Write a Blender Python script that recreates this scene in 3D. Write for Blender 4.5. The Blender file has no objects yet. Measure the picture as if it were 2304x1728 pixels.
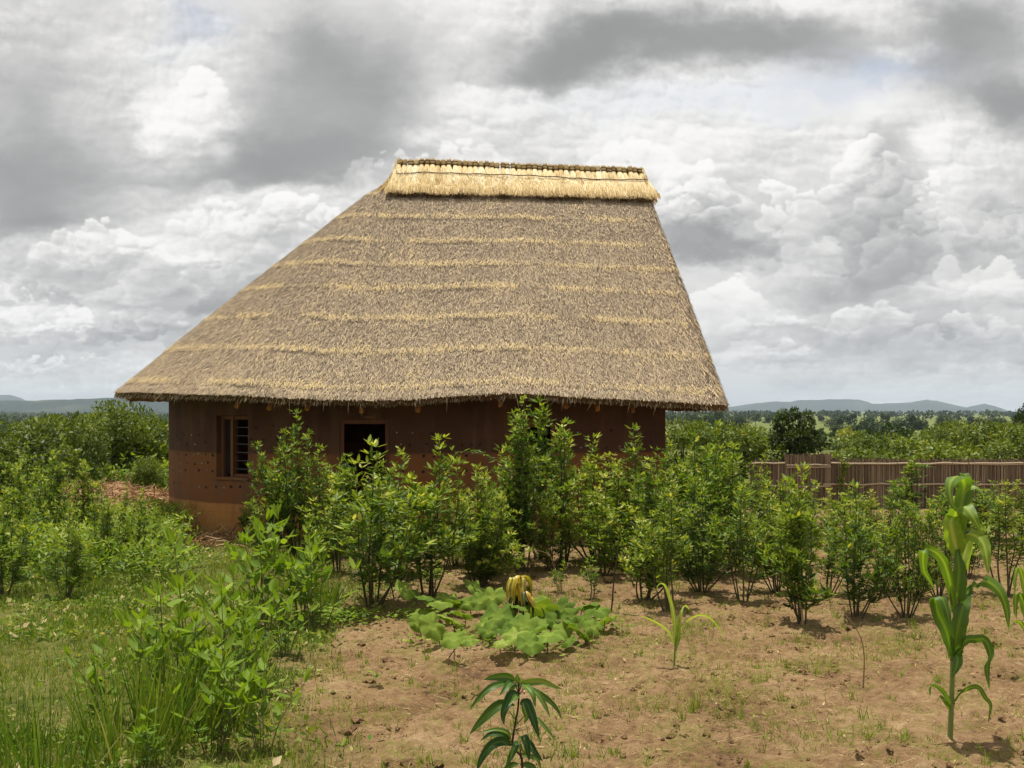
import bpy, math, random
import numpy as np
from mathutils import Vector

# ---------------------------------------------------------------- camera, world, sun
sc = bpy.context.scene
COL = sc.collection
cam_d = bpy.data.cameras.new("camera"); cam = bpy.data.objects.new("camera", cam_d); COL.objects.link(cam)
cam.location = (0, 0, 2.0); cam.rotation_euler = (math.radians(90), 0, 0)
cam_d.sensor_width = 36; cam_d.lens = 2300 / 2304 * 36; cam_d.shift_y = (925 - 864) / 2304
cam_d.clip_start = 0.05; cam_d.clip_end = 30000
sc.camera = cam
sc.view_settings.view_transform = 'Standard'; sc.view_settings.look = 'None'
sc.view_settings.exposure = 0.16; sc.view_settings.gamma = 1
sc.render.engine = 'CYCLES'
cy = sc.cycles
cy.max_bounces = 5; cy.diffuse_bounces = 3; cy.glossy_bounces = 2; cy.transmission_bounces = 4
cy.volume_bounces = 0; cy.transparent_max_bounces = 4; cy.use_denoising = True
cy.caustics_reflective = False; cy.caustics_refractive = False

SUN_EL, SUN_AZ = math.radians(80), math.radians(330)     # azimuth clockwise from +Y
sd = bpy.data.lights.new("sun", 'SUN'); sun = bpy.data.objects.new("sun", sd); COL.objects.link(sun)
sd.energy = 5.0; sd.angle = math.radians(0.6); sd.color = (1, 0.955, 0.87)
sdir = Vector((math.sin(SUN_AZ) * math.cos(SUN_EL), math.cos(SUN_AZ) * math.cos(SUN_EL), math.sin(SUN_EL)))
sun.location = sdir * 60
sun.rotation_euler = (-sdir).to_track_quat('-Z', 'Y').to_euler()

F = 2300.0; HY = 925.0; CH = 2.0
def ux(px): return (px - 1152) / F
def vy(py): return (HY - py) / F

# ---------------------------------------------------------------- cloud field (built in code, laid out by compass bearing and elevation)
def _lat(ix, iy, seed):
    h = (ix.astype(np.int64) * 374761393 + iy.astype(np.int64) * 668265263 + seed * 974634777) & 0xFFFFFFFF
    h = ((h ^ (h >> 13)) * 1274126177) & 0xFFFFFFFF
    h = ((h ^ (h >> 16)) * 2246822519) & 0xFFFFFFFF
    return (((h ^ (h >> 15)) & 0xFFFFFF) / float(0xFFFFFF))
def vnoise(x, y, seed=0):
    ix = np.floor(x); iy = np.floor(y); fx = x - ix; fy = y - iy
    ix = ix.astype(np.int64); iy = iy.astype(np.int64)
    fx = fx * fx * fx * (fx * (fx * 6 - 15) + 10); fy = fy * fy * fy * (fy * (fy * 6 - 15) + 10)
    a = _lat(ix, iy, seed); b = _lat(ix + 1, iy, seed); c = _lat(ix, iy + 1, seed); d = _lat(ix + 1, iy + 1, seed)
    return (a + (b - a) * fx) * (1 - fy) + (c + (d - c) * fx) * fy
def fbm(x, y, seed=0, octs=5, gain=0.5, lac=2.03):
    s = 0; a = 1; t = 0
    for o in range(octs):
        s = s + a * vnoise(x + o * 17.3, y - o * 9.1, seed + o); t += a; a *= gain; x = x * lac; y = y * lac
    return s / t
def worley(x, y, seed):
    ix = np.floor(x).astype(np.int64); iy = np.floor(y).astype(np.int64)
    best = np.full(x.shape, 9.0)
    for dx in (-1, 0, 1):
        for dy in (-1, 0, 1):
            cx = ix + dx; cy_ = iy + dy
            px = cx + 0.15 + 0.7 * _lat(cx, cy_, seed); py = cy_ + 0.15 + 0.7 * _lat(cx, cy_, seed + 77)
            best = np.minimum(best, (x - px) ** 2 + (y - py) ** 2)
    return np.maximum(0, 1 - best * 1.25) ** 0.5
def billow(x, y, seed, octs=4, gain=0.52):
    s = 0; a = 1; t = 0
    for o in range(octs):
        s = s + a * worley(x, y, seed + 5 * o); t += a; a *= gain; x = x * 2.1 + 3.3; y = y * 2.1 - 1.7
    return s / t
def sstep(a, b, v):
    t = np.clip((v - a) / (b - a), 0, 1); return t * t * (3 - 2 * t)
# photo-like cloud bodies: bearing/elevation given as tangents through ux()/vy(); (px, py, rx, ry, weight)
BLOBS = [
    (70, 410, 190, 110, -.24), (20, 260, 120, 130, -.08), (230, 330, 110, 130, -.05), (110, 500, 180, 40, -.16), (330, 380, 90, 60, -.03),
    (760, 190, 180, 160, -.20), (650, 370, 230, 60, -.21), (880, 200, 110, 130, -.06), (600, 300, 90, 90, -.08), (480, 400, 120, 30, -.06), (680, 90, 90, 60, -.06),
    (1260, 110, 170, 75, -.17), (1250, 150, 140, 50, -.08), (1640, 90, 200, 70, -.19), (1300, 60, 140, 60, -.08), (1500, 40, 200, 50, -.05), (1440, 105, 200, 50, -.15), (1720, 60, 120, 50, -.05), (1900, 110, 200, 55, -.13),
    (2230, 110, 110, 160, -.20), (2290, 270, 70, 60, -.20), (2180, 30, 120, 60, -.10),
    (1600, 558, 170, 26, -.16), (1560, 520, 120, 40, -.06), (1985, 380, 60, 130, -.10), (1960, 560, 110, 90, -.10), (1900, 640, 170, 40, -.12), (1850, 500, 120, 60, -.04),
    (540, 640, 190, 50, -.08), (420, 705, 200, 22, -.13), (120, 620, 160, 40, -.07), (660, 520, 120, 26, -.09), (560, 590, 120, 30, -.05), (250, 600, 90, 26, -.05),
    (1770, 745, 330, 26, -.09), (2100, 785, 300, 22, -.10), (1760, 820, 300, 24, -.06), (2260, 460, 70, 34, -.12), (2180, 580, 170, 30, -.09), (2130, 700, 260, 24, -.05),
    (80, 790, 260, 18, -.05), (330, 770, 180, 14, -.06),
    (260, 120, 110, 130, .10), (40, 140, 100, 120, -.02), (430, 190, 90, 90, .10), (360, 260, 60, 50, .09), (500, 290, 70, 50, .06), (600, 25, 120, 40, .08), (1060, 240, 120, 60, .09), (980, 330, 130, 30, .09),
    (620, 440, 160, 22, .13), (240, 510, 110, 40, .12), (380, 560, 90, 26, .09), (150, 740, 70, 34, .12), (30, 680, 50, 50, .10), (320, 220, 40, 60, .06),
    (1200, 220, 160, 30, .08), (1430, 310, 120, 40, .09), (1590, 370, 110, 50, .13), (1520, 460, 90, 36, .10), (1990, 250, 60, 40, .13), (1940, 290, 60, 30, .11), (1830, 360, 80, 50, .10),
    (2085, 350, 40, 40, .15), (2200, 360, 110, 50, .06), (1620, 620, 170, 36, .10), (2100, 640, 220, 34, .10), (1720, 775, 60, 16, .08), (2050, 650, 60, 30, .05), (2240, 620, 80, 30, .06),
    (1700, 230, 300, 50, .05), (200, 860, 330, 22, .07), (1310, 35, 60, 20, .10), (1680, 20, 120, 24, .11), (1980, 35, 150, 30, .10), (2080, 125, 70, 18, .13), (2250, 175, 50, 20, .06), (1950, 893, 50, 10, .10),
    (1100, 60, 120, 60, .05), (1850, 700, 200, 14, .06), (2200, 800, 200, 12, .05),
]
CUMULI = [  # bearing, base, half width, height (photo pixels), brightness of the top, of the base, softness
    (430, 330, 130, 190, .90, .80, .5), (1060, 420, 150, 110, .87, .82, .6), (1420, 420, 130, 120, .90, .84, .5),
    (2230, 620, 120, 210, .86, .70, .3), (1960, 720, 190, 450, .93, .66, .22), (1780, 640, 120, 270, .92, .76, .22), (1570, 575, 170, 225, .94, .64, .2), (1500, 560, 110, 120, .92, .70, .3),
    (2080, 560, 70, 200, .94, .74, .2), (2290, 560, 60, 140, .86, .68, .3), (640, 560, 190, 120, .97, .72, .25), (230, 640, 170, 170, .97, .70, .22), (480, 520, 120, 70, .93, .78, .3), (880, 400, 120, 60, .92, .80, .35), (420, 660, 130, 100, .90, .72, .35),
    (580, 720, 190, 110, .80, .66, .4), (2190, 690, 170, 110, .90, .72, .25), (1650, 760, 150, 140, .91, .74, .25), (1950, 800, 190, 120, .88, .70, .25),
    (30, 770, 60, 120, .97, .70, .2), (160, 790, 80, 105, .97, .68, .2), (330, 775, 150, 80, .86, .62, .3), (90, 690, 110, 60, .80, .64, .4), (2180, 800, 170, 100, .88, .71, .3), (1740, 820, 110, 60, .90, .74, .3),
    (1560, 840, 120, 60, .86, .76, .3), (80, 845, 110, 50, .94, .68, .25), (380, 850, 130, 45, .90, .70, .3), (240, 840, 90, 40, .90, .68, .3), (1880, 860, 160, 50, .86, .73, .3), (2240, 870, 150, 50, .86, .74, .3), (180, 880, 160, 26, .93, .80, .4),
]
def cloud_field(u, v):
    """display value 0..1 and blue-gap amount for a grid of bearing / elevation tangents"""
    qx = u * 2.4; qy = 1.25 * np.log(np.maximum(v, -.05) + .17) + v * 1.2
    w1 = fbm(qx * 3.0, qy * 3.0, 11, 7, .58) - .5; w2 = fbm(qx * 3.0, qy * 3.0, 31, 7, .58) - .5
    w3 = fbm(qx * 9, qy * 9, 51, 6, .62) - .5; w4 = fbm(qx * 9, qy * 9, 71, 6, .62) - .5
    bu = u + .10 * w1 + .035 * w3; bv = v + .065 * w2 + .03 * w4
    V = .81 + .15 * (fbm(qx * 2.0 + .6 * w1, qy * 2.3 + .6 * w2, 3, 4, .45) - .5)
    # heaped clouds, far to near: overlapping rounded heads lit from above, soft flat bases
    cu = u + .030 * w3 + .02 * w1; cv = v + .026 * w4 + .016 * w2
    rs = np.random.RandomState(7)
    for (cx, base, hw, ht, top, bot, soft) in CUMULI:
        n = int(22 + hw * ht / 700.0)
        c0, c1 = np.searchsorted(u[0], [ux(cx - hw * 1.6 - 60), ux(cx + hw * 1.6 + 60)])
        r0, r1 = len(v) - np.searchsorted(v[::-1, 0], [vy(base - ht * 1.35 - 60), vy(base + ht * .4 + 70)])
        sl = (slice(max(r0, 0), r1), slice(c0, c1)); cus, cvs = cu[sl], cv[sl]
        S = np.full(cus.shape, -1.0); N = np.zeros(cus.shape)
        for i in range(n):
            a = rs.uniform(-1, 1); hh = rs.uniform(0, 1) ** .8 * (1 - abs(a) ** 2.2)
            px = cx + a * hw * .85; py = base - hh * ht * .88
            rr = (.11 + .20 * rs.rand()) * min(hw, ht * 1.2) * (1.15 - .45 * hh)
            if S.size == 0: continue
            ddx = (cus - ux(px)) * F / rr; ddy = (cvs - vy(py)) * F / (rr * .85)
            s_ = 1 - ddx * ddx - ddy * ddy
            up = .5 + .5 * np.clip(ddy * .75 - ddx * .25, -1, 1)
            m = s_ > S
            w = sstep(-.12, .50, s_ - S) if i else m * 1.0
            N = np.where(m, N * (1 - w) + up * w, N); S = np.maximum(S, s_)
        hrel = np.clip((vy(base) - cvs) * -F / ht, 0, 1)
        al = sstep(0, soft * 1.2 + .05, S) * (.35 + .65 * sstep(-.1, .35, hrel + .4 * w4[sl]))
        br = bot + (top - bot) * np.clip(.72 * N ** 1.15 + .52 * hrel - .05, 0, 1)
        V[sl] = V[sl] * (1 - al * .95) + br * al * .95
    for (px, py, rx, ry, w) in BLOBS:
        e = ((bu - ux(px)) * F / rx) ** 2 + ((bv - vy(py)) * F / ry) ** 2
        V = V + w * (.80 if w < 0 else .45) * np.exp(-.5 * e ** 1.35 - .25 * e)
    # small cauliflower relief
    qx2 = qx + .05 * w3 + .05 * w1; qy2 = qy + .05 * w4 + .05 * w2
    def H(ox, oy): return billow((qx2 + ox) * 5.5, (qy2 + oy) * 6, 5, 5, .6)
    R = H(0, 0) - H(-.008, .020)
    m = sstep(.35, .62, fbm(qx * 2.6, qy * 2.6, 91, 3)) * sstep(.66, .84, V)
    V = V + R * (.06 + .34 * m)
    V = V + .03 * (fbm(qx * 12 + 2 * w1, qy * 12 + 2 * w2, 8, 6, .62) - .5)
    low = sstep(.07, .01, v)
    V = V * (1 - low * .45) + low * .45 * (.775 + .20 * (fbm(u * 6, v * 60 + w1 * 2, 15, 4) - .5))
    V = .825 + (V - .785) * 1.5
    V = np.where(V > .90, .90 + (1 - np.exp(-(V - .90) / .07)) * .07, V)
    V = np.where(V < .68, .68 - (1 - np.exp(-(.68 - V) / .13)) * .13, V)
    gap = np.zeros(u.shape)
    for (px, py, rx, ry, w) in ((400, 50, 80, 60, .30), (2010, 165, 150, 34, .42), (1600, 230, 300, 40, .20), (1850, 210, 120, 40, .2)):
        e = ((bu - ux(px)) * F / rx) ** 2 + ((bv - vy(py)) * F / ry) ** 2
        gap += w * np.exp(-e)
    return V, np.clip(gap, 0, .6)
world = bpy.data.worlds.new("World"); sc.world = world; world.use_nodes = True
nt = world.node_tree; nt.nodes.clear()
NN = nt.nodes; LK = nt.links.new
def wmath(op, a, b=None, c=None, clamp=False):
    n = NN.new('ShaderNodeMath'); n.operation = op; n.use_clamp = clamp
    for i, v in enumerate((a, b, c)):
        if v is None: continue
        if isinstance(v, (int, float)): n.inputs[i].default_value = v
        else: LK(v, n.inputs[i])
    return n.outputs[0]
def wvec(op, a, b=None, out=0):
    n = NN.new('ShaderNodeVectorMath'); n.operation = op
    for i, v in enumerate((a, b)):
        if v is None: continue
        if isinstance(v, tuple): n.inputs[i].default_value = v
        else: LK(v, n.inputs[i])
    return n.outputs[out]
def wnoise(vec, scale, detail=6, rough=0.55, dist=0.0, out=0):
    n = NN.new('ShaderNodeTexNoise'); n.inputs['Scale'].default_value = scale
    n.inputs['Detail'].default_value = detail; n.inputs['Roughness'].default_value = rough
    n.inputs['Distortion'].default_value = dist
    LK(vec, n.inputs['Vector']); return n.outputs[out]
def wrange(v, a, b, c, d, smooth=True):
    n = NN.new('ShaderNodeMapRange'); n.interpolation_type = 'SMOOTHSTEP' if smooth else 'LINEAR'
    LK(v, n.inputs[0])
    for i, q in enumerate((a, b, c, d)): n.inputs[i + 1].default_value = q
    return n.outputs[0]
tc = NN.new('ShaderNodeTexCoord')
dirv = tc.outputs['Generated']
sep = NN.new('ShaderNodeSeparateXYZ'); LK(dirv, sep.inputs[0])
yy = wmath('MAXIMUM', sep.outputs[1], 0.12)
comb = NN.new('ShaderNodeCombineXYZ')
LK(wmath('DIVIDE', sep.outputs[0], yy), comb.inputs[0]); LK(wmath('DIVIDE', sep.outputs[2], yy), comb.inputs[1])
P0 = comb.outputs[0]                                        # bearing / elevation tangents of the direction
uu = wmath('DIVIDE', sep.outputs[0], yy); vv = wmath('DIVIDE', sep.outputs[2], yy)
U0, U1, V0, V1 = -.74, .74, -.03, .56
SKW, SKH = 1480, 590
gu, gv = np.meshgrid(U0 + (np.arange(SKW) + .5) / SKW * (U1 - U0), V1 - (np.arange(SKH) + .5) / SKH * (V1 - V0))
CV, CG = cloud_field(gu, gv)
img = bpy.data.images.new("cloud_field", SKW, SKH, alpha=True, float_buffer=True)
img.colorspace_settings.name = 'Non-Color'
buf = np.ones((SKH, SKW, 4), np.float32)
buf[..., 0] = (CV ** 2.2)[::-1]; buf[..., 1] = CG[::-1]; buf[..., 2] = CV[::-1]
img.pixels.foreach_set(buf.ravel()); img.update()
c2 = NN.new('ShaderNodeCombineXYZ')
LK(wmath('MULTIPLY_ADD', uu, 1 / (U1 - U0), -U0 / (U1 - U0)), c2.inputs[0]); LK(wmath('MULTIPLY_ADD', vv, 1 / (V1 - V0), -V0 / (V1 - V0)), c2.inputs[1])
it = NN.new('ShaderNodeTexImage'); it.image = img; it.interpolation = 'Cubic'; it.extension = 'EXTEND'; LK(c2.outputs[0], it.inputs[0])
isep = NN.new('ShaderNodeSeparateColor'); LK(it.outputs[0], isep.inputs[0])
# the rest of the sky dome: soft broken cloud
nz = wmath('MULTIPLY_ADD', wmath('SUBTRACT', wnoise(dirv, 2.6, 5, .55, .3), .5), .9, .62)
inside = wmath('MULTIPLY', wmath('MULTIPLY', wrange(wmath('ABSOLUTE', uu), .60, .73, 1, 0), wrange(vv, .44, .55, 1, 0)), wmath('GREATER_THAN', sep.outputs[1], .13))
def wmixf(f, a, b): return wmath('ADD', wmath('MULTIPLY', f, b), wmath('MULTIPLY', wmath('SUBTRACT', 1, f), a))
lin = wmixf(inside, nz, isep.outputs[0])
gapf = wmixf(inside, 0.12, isep.outputs[1])
tint = NN.new('ShaderNodeMix'); tint.data_type = 'RGBA'
LK(wrange(lin, 0.30, 0.8, 0, 1), tint.inputs[0])
tint.inputs[6].default_value = (0.995, 0.99, 0.985, 1); tint.inputs[7].default_value = (1.0, 0.985, 0.96, 1)
cl = NN.new('ShaderNodeMix'); cl.data_type = 'RGBA'; cl.blend_type = 'MULTIPLY'; cl.inputs[0].default_value = 1
g = NN.new('ShaderNodeCombineXYZ'); [LK(lin, g.inputs[i]) for i in range(3)]
LK(tint.outputs[2], cl.inputs[6]); LK(g.outputs[0], cl.inputs[7])
sky = NN.new('ShaderNodeTexSky'); sky.sky_type = 'NISHITA'; sky.sun_disc = False
sky.sun_elevation = SUN_EL; sky.sun_rotation = SUN_AZ
b1 = NN.new('ShaderNodeBackground'); LK(sky.outputs[0], b1.inputs[0]); b1.inputs[1].default_value = 0.12
b2 = NN.new('ShaderNodeBackground'); LK(cl.outputs[2], b2.inputs[0]); b2.inputs[1].default_value = 0.98
mx = NN.new('ShaderNodeMixShader')
LK(gapf, mx.inputs[0]); LK(b2.outputs[0], mx.inputs[1]); LK(b1.outputs[0], mx.inputs[2])
wo = NN.new('ShaderNodeOutputWorld'); LK(mx.outputs[0], wo.inputs[0])
world.cycles.sampling_method = 'MANUAL'; world.cycles.sample_map_resolution = 512

# ---------------------------------------------------------------- helpers
def tagp(o, label=None, cat=None, group=None, kind=None):
    if label: o['label'] = label
    if cat: o['category'] = cat
    if group: o['group'] = group
    if kind: o['kind'] = kind
    return o
def empty(name, loc=(0, 0, 0), rz=0.0, **k):
    o = bpy.data.objects.new(name, None); o.empty_display_size = .1
    o.location = loc; o.rotation_euler = (0, 0, rz); COL.objects.link(o); return tagp(o, **k)
def mesh(name, parts, mats, smooth=True):
    """parts: list of (V[n,3], faces[m,3 or 4], tint[n] or scalar, material index)"""
    vs, ts, loops, starts, tot, mi = [], [], [], [], [], []
    off = 0; ls = 0
    for p in parts:
        V, Fc, t, m = p
        V = np.asarray(V, np.float32).reshape(-1, 3); Fc = np.asarray(Fc, np.int32)
        if len(Fc) == 0: continue
        t = np.broadcast_to(np.asarray(t, np.float32), (len(V),))
        vs.append(V); ts.append(t); loops.append((Fc + off).ravel())
        n, kk = Fc.shape
        starts.append(ls + np.arange(n) * kk); tot.append(np.full(n, kk)); mi.append(np.full(n, m))
        ls += n * kk; off += len(V)
    V = np.concatenate(vs); me = bpy.data.meshes.new(name)
    L = np.concatenate(loops); S = np.concatenate(starts); T = np.concatenate(tot); M = np.concatenate(mi)
    me.vertices.add(len(V)); me.vertices.foreach_set("co", V.ravel())
    me.loops.add(len(L)); me.loops.foreach_set("vertex_index", L.astype(np.int32))
    me.polygons.add(len(S)); me.polygons.foreach_set("loop_start", S.astype(np.int32))
    me.polygons.foreach_set("loop_total", T.astype(np.int32))
    me.polygons.foreach_set("material_index", M.astype(np.int32))
    me.polygons.foreach_set("use_smooth", np.full(len(S), smooth))
    at = me.attributes.new("tint", 'FLOAT', 'POINT'); at.data.foreach_set("value", np.concatenate(ts).astype(np.float32))
    for m in mats: me.materials.append(m)
    me.update(calc_edges=True)
    return me
def obj(name, parts, mats, parent=None, smooth=True, loc=None, me=None, **k):
    o = bpy.data.objects.new(name, me or mesh(name, parts, mats, smooth)); COL.objects.link(o)
    if parent: o.parent = parent
    if loc: o.location = loc
    return tagp(o, **k)
def nrm(a): return a / np.maximum(np.linalg.norm(a, axis=-1, keepdims=True), 1e-9)
def ribbons(P, D, S, L, W, droop, nseg=3, prof='leaf', fold=0.25, tint=0.5, curl=0.0, mid=True):
    """n leaves/blades: start P, direction D, side S (n,3), length, width, droop (n)"""
    n = len(P); P = np.asarray(P, float); D = nrm(np.asarray(D, float))
    S = S - D * np.sum(S * D, -1, keepdims=True); S = nrm(S); N = np.cross(S, D); N = np.where(N[:, 2:3] < 0, -N, N)
    L = np.broadcast_to(L, (n,))[:, None, None]; W = np.broadcast_to(W, (n,))[:, None, None]; dr = np.broadcast_to(droop, (n,))[:, None, None]
    s = np.linspace(0, 1, nseg + 1)[None, :, None]
    if prof == 'leaf': w = np.sin(np.pi * s ** .85) ** .8 + 0.02
    elif prof == 'grass': w = (1 - s ** 2) * .95 + .05
    elif prof == 'ovate': w = np.sin(np.pi * s ** .7) ** .65 + .02
    elif prof == 'straw': w = np.ones_like(s)
    c = P[:, None] + D[:, None] * L * s + np.array([0, 0, -1.0]) * dr * L * s * s
    ss = S[:, None] * W * w * .5
    if mid:
        A = np.stack([c - ss, c - N[:, None] * W * w * fold * .5, c + ss], 2); kx = 3
    else:
        A = np.stack([c - ss, c + ss], 2); kx = 2
    V = A.reshape(-1, 3); st = nseg + 1
    fa = []
    for i in range(nseg):
        for j in range(kx - 1):
            a = i * kx + j; fa.append([a, a + 1, a + 1 + kx, a + kx])
    Fc = (np.arange(n)[:, None, None] * (st * kx) + np.array(fa)[None]).reshape(-1, 4)
    t = np.repeat(np.broadcast_to(tint, (n,)), st * kx)
    return V, Fc, t
def tube(pts, rad, k=5, tint=0.5):
    pts = np.asarray(pts, float); n = len(pts); rad = np.broadcast_to(rad, (n,))
    T = np.gradient(pts, axis=0); T = nrm(T); ref = np.array([0.31, 0.2, 0.93]) if abs(T[0][2]) < .8 else np.array([1., .1, 0])
    A = nrm(np.cross(T, ref)); B = np.cross(T, A)
    an = np.arange(k) / k * 2 * np.pi
    V = pts[:, None] + rad[:, None, None] * (np.cos(an)[None, :, None] * A[:, None] + np.sin(an)[None, :, None] * B[:, None])
    V = V.reshape(-1, 3); fa = []
    for i in range(n - 1):
        for j in range(k): fa.append([i * k + j, i * k + (j + 1) % k, (i + 1) * k + (j + 1) % k, (i + 1) * k + j])
    Fc = np.array(fa)
    V = np.vstack([V, pts[-1]]); e = len(V) - 1
    # end cap as degenerate quads
    cap = np.array([[(n - 1) * k + j, (n - 1) * k + (j + 1) % k, e, e] for j in range(k)])[:, :3]
    return (V, Fc, tint), (V[[(n - 1) * k + j for j in range(k)] + [e]], np.array([[j, (j + 1) % k, k] for j in range(k)]), tint)
def tubes_parts(lst, m, k=5):
    out = []
    for pts, rad, t in lst:
        a, b = tube(pts, rad, k, t); out.append((*a, m)); out.append((*b, m))
    return out
def spline(pts, n):
    pts = np.asarray(pts, float); m = len(pts)
    d = np.r_[0, np.cumsum(np.linalg.norm(np.diff(pts, axis=0), axis=1))]; d /= d[-1]
    P = np.vstack([2 * pts[0] - pts[1], pts, 2 * pts[-1] - pts[-2]])
    out = []
    for t in np.linspace(0, 1, n):
        i = min(np.searchsorted(d, t, side='right') - 1, m - 2); u = (t - d[i]) / max(d[i + 1] - d[i], 1e-9)
        p0, p1, p2, p3 = P[i], P[i + 1], P[i + 2], P[i + 3]
        out.append(.5 * (2 * p1 + (p2 - p0) * u + (2 * p0 - 5 * p1 + 4 * p2 - p3) * u * u + (3 * p1 - p0 - 3 * p2 + p3) * u ** 3))
    return np.array(out)
def path_leaf(pts, width, side, nseg=12, fold=.3, tint=.5, power=.8, wave=0.0, base=.25, seed=0, across=4):
    """one broad leaf along a path; side = preferred width direction"""
    c = spline(pts, nseg + 1); T = nrm(np.gradient(c, axis=0))
    if callable(side): side = side(T)
    side = np.broadcast_to(np.asarray(side, float), c.shape)
    S = nrm(side - T * np.sum(side * T, -1, keepdims=True)); N = np.cross(S, T)
    s = np.linspace(0, 1, nseg + 1)
    w = np.where(s < .35, base + (1 - base) * np.sin(s / .35 * np.pi / 2), np.cos((s - .35) / .65 * np.pi / 2) ** power) * width * .5 + .0008
    q = np.linspace(-1, 1, across + 1); rs = np.random.RandomState(seed)
    ph = rs.rand(2) * 6.28; fr = 3.5 + 2 * rs.rand()
    V = np.zeros((nseg + 1, across + 1, 3))
    for j, x in enumerate(q):
        off = abs(x) * fold * w + (wave * width * np.sin(s * fr * 6.28 + ph[int(x > 0)]) * abs(x) ** 2)
        V[:, j] = c + S * (x * w)[:, None] + N * off[:, None]
    kx = across + 1
    Fc = np.array([[i * kx + j, i * kx + j + 1, (i + 1) * kx + j + 1, (i + 1) * kx + j] for i in range(nseg) for j in range(across)])
    tt = np.tile(np.where(np.abs(q) < .01, 1, 0)[None], (nseg + 1, 1)).ravel() * .38 + tint
    return V.reshape(-1, 3), Fc, tt
def join(parts):  # merge (V,F,t) of equal face size
    V = []; Fc = []; T = []; o = 0
    for v, f, t in parts:
        V.append(v); Fc.append(f + o); T.append(np.broadcast_to(t, (len(v),))); o += len(v)
    return np.concatenate(V), np.concatenate(Fc), np.concatenate(T)

# ---- materials
def ramp_node(nt, fac, stops):
    r = nt.nodes.new('ShaderNodeValToRGB'); e = r.color_ramp.elements
    while len(e) < len(stops): e.new(0.5)
    for el, (p, c) in zip(e, stops): el.position = p; el.color = (*c, 1)
    nt.links.new(fac, r.inputs[0]); return r.outputs[0]
def mat_new(name):
    m = bpy.data.materials.new(name); m.use_nodes = True; nt = m.node_tree; nt.nodes.clear()
    out = nt.nodes.new('ShaderNodeOutputMaterial'); return m, nt, out
def n_noise(nt, scale, detail=4, rough=.55, vec=None, which=0):
    n = nt.nodes.new('ShaderNodeTexNoise'); n.inputs['Scale'].default_value = scale; n.inputs['Detail'].default_value = detail
    n.inputs['Roughness'].default_value = rough
    if vec is not None: nt.links.new(vec, n.inputs['Vector'])
    return n.outputs[which]
def n_geo(nt, out='Position'): return nt.nodes.new('ShaderNodeNewGeometry').outputs[out]
def n_map(nt, vec, sc_):
    m = nt.nodes.new('ShaderNodeMapping'); m.inputs['Scale'].default_value = sc_; nt.links.new(vec, m.inputs[0]); return m.outputs[0]
def n_math(nt, op, a, b=None, c=None, clamp=False):
    n = nt.nodes.new('ShaderNodeMath'); n.operation = op; n.use_clamp = clamp
    for i, v in enumerate((a, b, c)):
        if v is None: continue
        if isinstance(v, (int, float)): n.inputs[i].default_value = v
        else: nt.links.new(v, n.inputs[i])
    return n.outputs[0]
def n_rng(nt, v, a, b, c=0, d=1):
    n = nt.nodes.new('ShaderNodeMapRange'); n.interpolation_type = 'SMOOTHSTEP'; nt.links.new(v, n.inputs[0])
    for i, q in enumerate((a, b, c, d)): n.inputs[i + 1].default_value = q
    return n.outputs[0]
def n_mix(nt, f, a, b, mode='MIX'):
    n = nt.nodes.new('ShaderNodeMix'); n.data_type = 'RGBA'; n.blend_type = mode
    for idx, v in ((0, f), (6, a), (7, b)):
        if isinstance(v, (int, float)): n.inputs[idx].default_value = v
        elif isinstance(v, tuple): n.inputs[idx].default_value = (*v, 1)
        else: nt.links.new(v, n.inputs[idx])
    return n.outputs[2]
def n_bump(nt, h, strength=.5, dist=.01):
    b = nt.nodes.new('ShaderNodeBump'); b.inputs['Strength'].default_value = strength; b.inputs['Distance'].default_value = dist
    nt.links.new(h, b.inputs['Height']); return b.outputs[0]
def leaf_mat(name, stops, rough=.5, trans=.35, tcol=(1.35, 1.35, .5), varscale=0.0, spec=.35, objrand=.0):
    m, nt, out = mat_new(name)
    a = nt.nodes.new('ShaderNodeAttribute'); a.attribute_name = 'tint'
    f = a.outputs['Fac']
    if objrand:
        oi = nt.nodes.new('ShaderNodeObjectInfo')
        f = n_math(nt, 'ADD', f, n_math(nt, 'MULTIPLY', n_math(nt, 'SUBTRACT', oi.outputs['Random'], .5), objrand), None, True)
    c = ramp_node(nt, f, stops)
    p = nt.nodes.new('ShaderNodeBsdfPrincipled'); nt.links.new(c, p.inputs['Base Color'])
    p.inputs['Roughness'].default_value = rough; p.inputs['Specular IOR Level'].default_value = spec
    t = nt.nodes.new('ShaderNodeBsdfTranslucent')
    nt.links.new(n_mix(nt, 1.0, c, tuple(tcol), 'MULTIPLY'), t.inputs[0])
    mx = nt.nodes.new('ShaderNodeMixShader'); mx.inputs[0].default_value = trans
    nt.links.new(p.outputs[0], mx.inputs[1]); nt.links.new(t.outputs[0], mx.inputs[2]); nt.links.new(mx.outputs[0], out.inputs[0])
    return m
def plain_mat(name, stops, rough=.8, scale=20, bump=.3, bdist=.004, tintw=.6, stretch=(1, 1, 1), spec=.3):
    m, nt, out = mat_new(name)
    a = nt.nodes.new('ShaderNodeAttribute'); a.attribute_name = 'tint'
    tcn = nt.nodes.new('ShaderNodeTexCoord'); v = n_map(nt, tcn.outputs['Object'], stretch)
    n = n_noise(nt, scale, 5, .6, v)
    f = n_math(nt, 'ADD', n_math(nt, 'MULTIPLY', a.outputs['Fac'], tintw), n_math(nt, 'MULTIPLY', n, 1 - tintw))
    c = ramp_node(nt, f, stops)
    p = nt.nodes.new('ShaderNodeBsdfPrincipled'); nt.links.new(c, p.inputs['Base Color'])
    p.inputs['Roughness'].default_value = rough; p.inputs['Specular IOR Level'].default_value = spec
    if bump: nt.links.new(n_bump(nt, n, bump, bdist), p.inputs['Normal'])
    nt.links.new(p.outputs[0], out.inputs[0]); return m

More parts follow.
